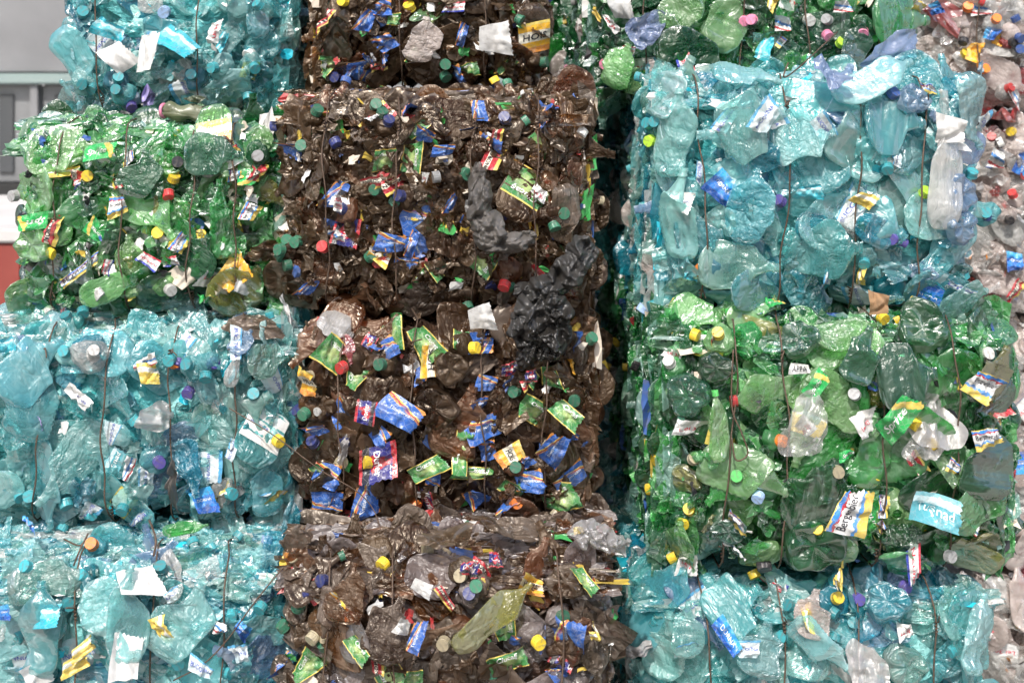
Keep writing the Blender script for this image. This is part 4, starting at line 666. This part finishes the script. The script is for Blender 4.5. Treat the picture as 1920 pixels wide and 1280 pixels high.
scr(L3, 300, 778, 0, 74, 46, 'film_white', .05); bot(L3, 60, 690, 40, 150, 'teal', i=2, wid=90, out=.03); bot(L3, 170, 665, -20, 70, 'clear', 'neck', i=1, out=.03, cp='white'); bot(L3, 505, 675, 0, 90, 'sage', i=17, wid=56, out=.04); bot(L3, 60, 760, 60, 140, 'teal', i=4, wid=100, out=.025); bot(L3, 500, 920, 90, 110, 'teal', i=7, wid=60); bot(L3, 540, 930, 85, 150, 'deep_teal', i=8, wid=40, out=.0); scr(L3, 70, 795, 30, 28, 36, 'scrap_lavender'); bot(L3, 440, 780, 30, 160, 'sage', i=15, wid=90, out=.02); scr(L3, 330, 905, 85, 100, 16, 'film_grey', .04); bot(L3, 350, 880, -70, 110, 'deep_teal', i=12, wid=60, out=.03); bot(L3, 455, 640, 60, 58, 'blue', i=20, wid=40, out=.07); bot(L3, 436, 690, 80, 70, 'clear', i=13, wid=26, out=.06)
for a in [(75, 1155, 4, 64, 42, 'cya', .06), (313, 1170, -70, 56, 26, 'yel', .04), (328, 1120, 20, 34, 22, 'buc'), (145, 1245, 30, 50, 34, 'yel', .04), (160, 1215, 40, 44, 28, 'yel'), (452, 1210, 20, 40, 34, 'buc'), (455, 1180, -50, 40, 26, 'dna'), (375, 1245, -30, 60, 26, 'buc'), (12, 1145, 10, 34, 34, 'dna'), (55, 980, 0, 46, 18, 'dna'), (415, 1175, 0, 30, 26, 'chk')]: lab(L4, *a)
for a in [(62, 1073, 'teal'), (160, 1085, 'teal'), (212, 1092, 'teal'), (303, 1078, 'teal'), (120, 1133, 'teal'), (432, 1160, 'teal'), (334, 1245, 'teal'), (485, 1145, 'teal'), (174, 1027, 'orange'), (433, 1262, 'teal')]: cap(L4, *a)
scr(L4, 266, 1086, 10, 74, 52, 'paper_white', .075, 4, 'paper_scrap'); scr(L4, 236, 1236, 86, 92, 56, 'paper_white', .10, 7, 'paper_scrap'); bot(L4, 240, 1150, 88, 170, 'pale_teal', i=10, wid=70, out=.065); bot(L4, 75, 1180, 88, 170, 'teal', i=1, wid=80, out=.05); scr(L4, 70, 1265, 30, 60, 44, 'paper_white', .05, 1, 'paper_scrap'); bot(L4, 190, 1140, -70, 120, 'pale_teal', i=3, wid=76, out=.04); bot(L4, 340, 1160, 60, 150, 'pale_teal', i=6, wid=100, out=.03); bot(L4, 100, 1085, 10, 170, 'sage', i=9, wid=70, out=.02)
for a in [(330, 75, -40, 70, 46, 'cya', .05), (205, 55, -20, 60, 30, 'cya', .04), (400, 62, 80, 50, 26, 'wht'), (420, 80, 60, 40, 16, 'cya')]: lab(L1, *a)
scr(L1, 218, 104, 40, 50, 46, 'paper_white', .05, 3, 'paper_scrap'); scr(L1, 274, 96, 75, 70, 32, 'paper_white', .06, 5, 'paper_scrap'); scr(L1, 278, 178, 70, 44, 26, 'scrap_lavender', .04)
for a in [(154, 156, 'teal'), (218, 155, 'teal'), (170, 170, 'teal'), (362, 144, 'teal'), (410, 125, 'teal'), (473, 123, 'teal'), (243, 193, 'violet'), (225, 172, 'teal'), (288, 210, 'teal'), (466, 188, 'teal'), (480, 5, 'teal')]: cap(L1, *a)
for a in [(1390, 1210, 0, 44, 30, 'buc', .04), (1365, 1195, -60, 70, 26, 'dna', .04), (1290, 1215, 10, 46, 32, 'buc', .045), (1515, 1150, 88, 56, 24, 'yel', .05), (1700, 1187, 10, 34, 26, 'wht')]: lab(R4, *a)
for a in [(1296, 1096, 'teal'), (1315, 1098, 'teal'), (1566, 1127, 'yellow'), (1602, 1122, 'violet'), (1490, 1142, 'teal'), (1570, 1153, 'teal'), (1600, 1166, 'teal'), (1563, 1200, 'teal'), (1688, 1097, 'violet'), (1232, 1162, 'teal'), (1556, 1100, 'teal'), (1470, 1195, 'teal'), (1600, 1230, 'violet')]: cap(R4, *a)
bot(R4, 1664, 1126, 0, 80, 'deep_teal', 'base', i=3, out=.05); bot(R4, 1525, 1150, 80, 90, 'clear_dusty', i=5, wid=66, out=.04); bot(R4, 1380, 1135, 30, 120, 'teal', i=2, wid=100, out=.03); bot(R4, 1425, 1215, 70, 100, 'pale_teal', i=9, wid=84, out=.045); bot(R4, 1540, 1215, -40, 140, 'pale_teal', i=12, wid=60, out=.05); scr(R4, 1632, 1252, 0, 80, 70, 'film_white', .06, 6); bot(R4, 1700, 1250, 0, 74, 'sage', 'base', i=8, out=.03); bot(R4, 1840, 1190, 70, 150, 'pale_teal', i=14, wid=76, out=.05); bot(R4, 1245, 1210, 80, 130, 'pale_teal', i=15, wid=76, out=.04); bot(R4, 1290, 1180, 85, 100, 'pale_teal', i=17, wid=52, out=.045)
for a in [(1832, 100, 70, 44, 34, 'org', .05), (1755, 14, 20, 34, 30, 'dna'), (1858, 62, 60, 34, 26, 'dna'), (1875, 75, -10, 26, 20, 'org'), (1840, 15, 0, 40, 26, 'chk'), (1905, 180, -50, 60, 24, 'chk')]: lab(C1, *a)
for a in [(1866, 41, 'orange'), (1850, 128, 'orange'), (1822, 170, 'red'), (1886, 170, 'red'), (1904, 65, 'blue'), (1805, 82, 'black'), (1895, 78, 'black'), (1782, 150, 'yellow'), (1912, 92, 'blue')]: cap(C1, *a)
scr(C1, 1865, 205, 10, 60, 40, 'pet_red', .04); scr(C1, 1890, 215, 0, 36, 40, 'scrap_red', .04)
for a in [(1905, 490, 0, 40, 30, 'dna'), (1868, 300, -20, 30, 34, 'chk'), (1902, 545, 50, 50, 22, 'red')]: lab(C2, *a)
for a in [(1894, 247, 'yellow'), (1873, 265, 'black'), (1862, 262, 'red'), (1897, 360, 'red'), (1893, 410, 'black')]: cap(C2, *a)

# ------------------------------------------------------------------ loose things lying on and hanging from the bales
def single(o, label, cat, group=None):
    o['label'] = label; o['category'] = cat
    if group: o['group'] = group
    return o
def drape(name, path, width, mat, seed, label, cat, amp=.012, n=34, m=20, wob=.25):
    """creased film hanging along a path of (px, py, Y, width px)"""
    rs = np.random.RandomState(seed); P = np.array([W(p[0], p[1], p[2]) for p in path]); wd = np.array([p[3] * S for p in path]); ts = np.linspace(0, len(P) - 1, n)
    C = np.stack([np.interp(ts, range(len(P)), P[:, i]) for i in range(3)], -1)
    for _ in range(2): C[1:-1] = (C[:-2] + C[1:-1] * 2 + C[2:]) / 4
    ww = np.interp(ts, range(len(P)), wd); T = np.gradient(C, axis=0); T[:, 1] *= .2; T /= np.linalg.norm(T, axis=1)[:, None]
    side = np.stack([T[:, 2], 0 * T[:, 0], -T[:, 0]], -1); v = np.linspace(-1, 1, m)
    edge = 1 + wob * np.stack([np.interp(ts, np.linspace(0, len(P) - 1, 9), rs.uniform(-1, 1, 9)), np.interp(ts, np.linspace(0, len(P) - 1, 9), rs.uniform(-1, 1, 9))], 1)
    V = np.zeros((n, m, 3)); o = C.mean(0)
    for j in range(m):
        e = edge[:, 0] if v[j] < 0 else edge[:, 1]; V[:, j] = C + side * (ww * v[j] / 2 * e)[:, None]
    A, Z = V[..., 0] - o[0], V[..., 2] - o[2]; fl = folds(rs, 46, (np.abs(A).max(), np.abs(Z).max()), amp, (.005, .02))
    along = np.sin(v[None, :] * rs.uniform(7, 11) + 2 * np.sin(ts[:, None] * 1.3 + rs.uniform(0, 6))) * amp * .9
    V[..., 1] += fold_y(fl, A, Z) + along + .02 * np.abs(v[None, :]) ** 2
    ob = link(name, mesh(name, (V - o).reshape(-1, 3), gridF(n, m), (mat,)), None, o); sol = ob.modifiers.new('thickness', 'SOLIDIFY'); sol.thickness = .0006
    return single(ob, label, cat)
CR1 = ('film_sheet', [(893, 345, -.03, 17, 50, -8), (903, 395, -.065, 30, 60, -6), (917, 436, -.07, 40, 42, -20), (950, 458, -.065, 52, 24, 6), (984, 450, -.05, 28, 16, 25)], 'film_grey', 5, 'dark grey plastic film hanging down the shredded brown bale', 'plastic film', .010)
def crumpled(name, lobes, mat, seed, label, cat, amp=.03):
    """bunched film: overlapping strongly folded sheets in one skin; lobes are (px, py, Y, rx, rz, angle)"""
    rs = np.random.RandomState(seed); o = np.array(W(lobes[0][0], lobes[0][1], lobes[0][2])); VV, FF_, m = [], [], 46
    for px, py, Y, rx, rz, ang in lobes:
        u = np.linspace(-1, 1, m); U, Q = np.meshgrid(u, u, indexing='ij'); a = np.arctan2(Q, U); rr = np.maximum(np.abs(U), np.abs(Q)); nr = np.hypot(U, Q) + 1e-6
        ra = .85 + sum(rs.uniform(.4, 1) * q * np.cos(k * a + rs.uniform(0, 6)) for k, q in ((2, .12), (3, .10), (5, .08), (7, .05), (9, .04), (13, .03)))
        x = U / nr * rr * ra * rx * S; z = Q / nr * rr * ra * rz * S; g = math.radians(ang); x, z = x * math.cos(g) - z * math.sin(g), x * math.sin(g) + z * math.cos(g)
        y = fold_y(folds(rs, 30, (rx * S, rz * S), amp, (.006, .022)), x, z) + fold_y(folds(rs, 60, (rx * S, rz * S), amp * .4, (.003, .008)), x, z) + .05 * rr ** 4 * .6 - amp * .55 * np.abs(np.sin(x * rs.uniform(38, 60) + z * rs.uniform(-30, 30) + 1.4 * np.sin(z * 22 + rs.uniform(0, 6)) + rs.uniform(0, 6)))
        c = np.array(W(px, py, Y)) - o; FF_.append(np.array(gridF(m, m)) + len(VV) * m * m); VV.append(np.stack([x + c[0], y + c[1], z + c[2]], -1).reshape(-1, 3))
    return single(link(name, mesh(name, np.vstack(VV), np.vstack(FF_), (mat,)), None, o), label, cat)
crumpled(*CR1)
crumpled('plastic_bag', [(1010, 600, -.05, 52, 60, 20), (1060, 520, -.02, 74, 34, 38), (1010, 545, -.05, 50, 30, 10), (985, 620, -.055, 36, 44, 0), (1035, 640, -.05, 40, 50, -20), (1000, 668, -.045, 44, 30, 40), (1090, 480, .0, 34, 46, -10), (1045, 580, -.06, 40, 30, -30)], 'film_black', 9, 'crumpled black plastic bag hanging over the middle brown bales', 'plastic bag', .017)
def loose_bottle(px, py, Y, rot, size, mat, i, label, cp=None, wid=None, tiltx=0., lb=None):
    p = W(px, py, Y); k = (D + Y) / D; src = FLAT[i]; s = size * S * k / src.L; sw = s if wid is None else wid * S * k / (src.R * 2.6)
    o = link('crushed_bottle', src.mesh, None, p, Matrix.Rotation(tiltx, 3, 'X') @ Matrix.Rotation(-math.radians(rot), 3, 'Y'), (s, s, sw), mat)
    if cp: link('bottle_cap', CAP, o, src.neck + src.axis * .004, src.axis.to_track_quat('X', 'Z').to_matrix(), (1., 1., 1.), 'cap_' + cp)
    if lb: link('bottle_label', bottle_label(i, lb), o)
    return single(o, label, 'plastic bottle')
def loose_sheet(name, px, py, Y, rot, w, h, mat, i, label, cat, tiltx=0.):
    k = (D + Y) / D; o = link(name, PAPER[i % 6] if 'paper' in name or 'card' in name else SHEETS[i], None, W(px, py, Y), Matrix.Rotation(tiltx, 3, 'X') @ Matrix.Rotation(-math.radians(rot), 3, 'Y'), (w * S * k / .09, 1., h * S * k / .068), mat); return single(o, label, cat)
loose_bottle(345, 990, -.14, 6, 90, 'pet_green', 4, 'bright green flattened bottle lying on the lower left teal bale', wid=26, tiltx=-.5)
loose_bottle(545, 985, -.05, 85, 110, 'pet_deep_teal', 8, 'deep teal bottle hanging in the gap right of the left column', wid=34)
loose_sheet('paper_scrap', 909, 593, -.035, 10, 46, 44, 'paper_white', 2, 'white paper scrap on the ledge left of the black bag', 'paper')
loose_sheet('cardboard_piece', 1646, 568, .02, 0, 38, 34, 'card_brown', 6, 'brown cardboard piece standing on the green bale under the pale teal bale', 'cardboard', -.2)
loose_sheet('film_sheet', 460, 608, .03, -8, 120, 44, 'pet_dusty_brown', 9, 'dark brown plastic sheet wedged between the green and teal left bales', 'plastic film', -.5)
crumpled('plastic_bag', [(1125, 1012, -.25, 50, 26, -20), (1095, 1000, -.22, 34, 22, 10), (1160, 1025, -.27, 30, 18, -25)], 'film_white', 17, 'dirty white crumpled bag on the dusty brown bale near the gap', 'plastic bag', .016)
drape('film_sheet', [(1165, 1222, .02, 14), (1195, 1220, -.02, 22), (1225, 1216, -.03, 16)], 0, 'film_white', 23, 'small pale film strip sticking out left of the lowest right bale', 'plastic film', .008, 20, 12)
# olive jug with a pink collar
jug = bpy.data.objects.new('flattened_container', None); COL.objects.link(jug); jp = Vector(W(365, 208, .24)); jug.location = jp
single(jug, 'olive flattened container with a pink rim on top of the green bale', 'container')
k_ = (D + .24) / D * S
us = np.linspace(0, 1, 40); th = np.linspace(0, 2 * math.pi, 32, endpoint=False); U, H = np.meshgrid(us, th, indexing='ij')
xx = (-58 + U * 128) * k_; rz = np.interp(U, [0, .1, .45, .8, 1], [11, 15, 17, 12, 3]) * k_; V = np.stack([xx, rz * .8 * np.cos(H), rz * np.sin(H) * (1 + .15 * np.sin(U * 14)) - (U * 10) * k_ + .004 * np.sin(U * 20)], -1)
link('container_body', mesh('container_body', V.reshape(-1, 3), gridF(40, 32, True), ('film_olive',)), jug)
V_, F_ = tube([((-58 + 2 * math.cos(a) * 2) * k_, .8 * 13 * k_ * math.cos(a), 12 * k_ * math.sin(a)) for a in np.linspace(0, 2 * math.pi, 25)], .0045, 8); link('rim', mesh('rim', V_, F_, ('cap_pink',)), jug)
link('flap', SHEETS[3], jug, (4 * k_, .01, 22 * k_), (0, .2, 0), (.45, 1, .3), 'film_olive')
# loose wires
def wire(pts, label, r=.0016):
    P = [Vector(W(*p)) for p in pts]; Q = []
    for i in range(len(P) - 1):
        a, b, c, d = P[max(i - 1, 0)], P[i], P[i + 1], P[min(i + 2, len(P) - 1)]
        for t in np.linspace(0, 1, 8, endpoint=False): Q.append(.5 * (2 * b + (c - a) * t + (2 * a - 5 * b + 4 * c - d) * t * t + (-a + 3 * b - 3 * c + d) * t ** 3))
    Q.append(P[-1]); o = Q[0].copy(); V_, F_ = tube([q - o for q in Q], r); return single(link('loose_wire', mesh('loose_wire', V_, F_, ('wire_rust',)), None, o), label, 'wire', 'loose baling wires')
wire([(430, 765, -.03), (512, 815, -.05), (600, 880, -.06), (668, 920, -.06), (700, 955, -.06), (716, 1000, -.1)], 'thin wire slanting across the middle brown bale with blue labels', .0014)
wire([(532, 1062, -.25), (480, 1125, -.26), (425, 1200, -.25), (380, 1245, -.24), (325, 1275, -.22)], 'thin wire slanting down over the lower left teal bale')
wire([(1375, 655, -.04), (1372, 760, -.05), (1390, 810, -.06), (1402, 850, -.06), (1380, 862, -.06), (1372, 820, -.05)], 'rusty wire loop hanging on the green bale with yellow caps', .002)
wire([(1570, 60, .30), (1500, 125, .16), (1470, 145, .08), (1478, 118, .1)], 'bent wire end above the pale teal bale beside blue film', .002)
wire([(120, 1010, -.2), (150, 1022, -.24), (165, 1000, -.22), (150, 1030, -.25), (138, 1060, -.25)], 'tangled wire end on the ledge of the lower left teal bale', .002)
wire([(280, 975, -.18), (292, 1010, -.24), (288, 1042, -.25)], 'bent rusty wire stub sticking up from the lower left ledge', .0026)
for px, py, Y, rot, w, h, mat, i, lb in [(560, 1010, -.22, 0, 60, 30, 'pet_dusty_brown', 1, 'dusty brown plastic piece on the brown ledge beside the teal column'), (840, 1010, -.20, 10, 110, 50, 'pet_dusty_brown', 5, 'wide dusty brown plastic piece in the middle of the lower ledge'), (960, 985, -.18, -8, 120, 50, 'pet_dusty_brown', 8, 'grey brown flattened bottle sheet on the ledge under the orange cap')]:
    loose_sheet('plastic_scrap', px, py, Y, rot, w, h, mat, i, lb, 'plastic piece', -.7)

# ------------------------------------------------------------------ setting: yard, far building, red skip
def flat_mat(name, c1, c2, scale, rough=.7, bump=.3):
    m, nt, out = newmat(name); p = N(nt, 'ShaderNodeBsdfPrincipled'); p.inputs['Roughness'].default_value = rough; tc = N(nt, 'ShaderNodeTexCoord')
    n = N(nt, 'ShaderNodeTexNoise', Scale=scale, Detail=7.); nt.links.new(tc.outputs['Object'], n.inputs['Vector']); nt.links.new(ramp(nt, n.outputs[0], [(.3, c1), (.7, c2)]), p.inputs['Base Color'])
    b = N(nt, 'ShaderNodeBump', Strength=bump, Distance=.01); nt.links.new(n.outputs[0], b.inputs['Height']); nt.links.new(b.outputs[0], p.inputs['Normal']); nt.links.new(p.outputs[0], out.inputs[0])
flat_mat('concrete', (.20, .19, .17), (.32, .30, .27), 3., .85); flat_mat('panel_grey', (.20, .20, .205), (.28, .28, .285), 2.2, .5, .05); flat_mat('window_grey', (.16, .165, .17), (.24, .245, .25), 2., .3, .05)
flat_mat('strip_green', (.24, .31, .30), (.28, .35, .33), 4., .5, .05); flat_mat('pane_dark', (.06, .065, .07), (.09, .095, .10), 2., .15, 0); flat_mat('skip_red', (.26, .05, .04), (.32, .07, .055), 4., .5, .1); flat_mat('skip_white', (.6, .58, .57), (.7, .68, .66), 4., .5, .1); flat_mat('dark_base', (.03, .03, .03), (.05, .048, .045), 3.)
def box(name, x0, x1, y0, y1, z0, z1, mat, parent=None, o=(0, 0, 0), bev=.01):
    bm = bmesh.new(); bmesh.ops.create_cube(bm, size=1.0)
    for v in bm.verts: v.co = Vector(((x0 + x1) / 2 + v.co.x * (x1 - x0), (y0 + y1) / 2 + v.co.y * (y1 - y0), (z0 + z1) / 2 + v.co.z * (z1 - z0))) - Vector(o)
    if bev: bmesh.ops.bevel(bm, geom=bm.edges[:], offset=bev, segments=2, affect='EDGES')
    me = bpy.data.meshes.new(name); bm.to_mesh(me); bm.free(); me.materials.append(MAT[mat]); return link(name, me, parent, o if parent is None else (0, 0, 0))
g = link('ground', mesh('ground', [(-150, -150, 0), (150, -150, 0), (150, 150, 0), (-150, 150, 0)], [(0, 1, 2, 3)], ('concrete',), smooth=False)); g['kind'] = 'structure'
zb = min(BALES[k].z0 for k in ('L4', 'M4', 'R4')); g.location.z = zb - .01
YB = 5.0
bld = bpy.data.objects.new('warehouse', None); COL.objects.link(bld); bo = Vector((-6, YB, g.location.z)); bld.location = bo
single(bld, 'grey panelled warehouse wall with windows behind the left column', 'building')
def bz(py, Y=YB): return W(0, py, Y)[2]
def bx(px, Y=YB): return W(px, 0, Y)[0]
zt, zs, zs2, zw = 3.6, bz(137), bz(158), bz(350)
for q in range(15): box('wall_panel', -14 + q * 1.1, -14 + q * 1.1 + 1.092, YB, YB + .3, zs, zt, 'panel_grey', bld, bo)
box('band', -14, 2.5, YB - .05, YB + .28, zs2, zs - .003, 'strip_green', bld, bo)
xs = [bx(-30 + 104 * k) for k in range(-6, 6)]
for k in range(len(xs) - 1):
    a, b_ = xs[k], xs[k + 1]
    w = box('window', a + .003, b_ - .003, YB + .04, YB + .10, zw + .02, zs2 - .003, 'window_grey', bld, bo)
    box('pane', a + .08, a + .08 + (b_ - a) * .26, YB + .02, YB + .045, zw + .08, zs2 - .06, 'pane_dark', w, bo, .004); w.children[0].location = (0, 0, 0)
    box('mullion', b_ - .05, b_ - .005, YB - .02, YB + .035, zw + .02, zs2 - .003, 'panel_grey', w, bo, .004)
box('base_wall', -14, 2.5, YB + .02, YB + .3, g.location.z, zw + .017, 'dark_base', bld, bo)
YS = 3.2
sk = bpy.data.objects.new('skip_container', None); COL.objects.link(sk); so = Vector((bx(-60, YS), YS, g.location.z)); sk.location = so
single(sk, 'dark red container with a white top band standing left of the green bale', 'container')
sx0, sx1 = bx(-900, YS), bx(40, YS)
box('container_wall', sx0, sx1, YS, YS + 1.6, g.location.z + .15, bz(456, YS), 'skip_red', sk, so)
box('top_band', sx0 - .02, sx1 + .02, YS - .02, YS + 1.62, bz(456, YS) + .003, bz(428, YS), 'skip_white', sk, so)
for k in range(8):
    xr = sx1 - .35 - k * .42; box('rib', xr, xr + .06, YS - .04, YS - .003, g.location.z + .16, bz(460, YS), 'skip_red', sk, so, .005)
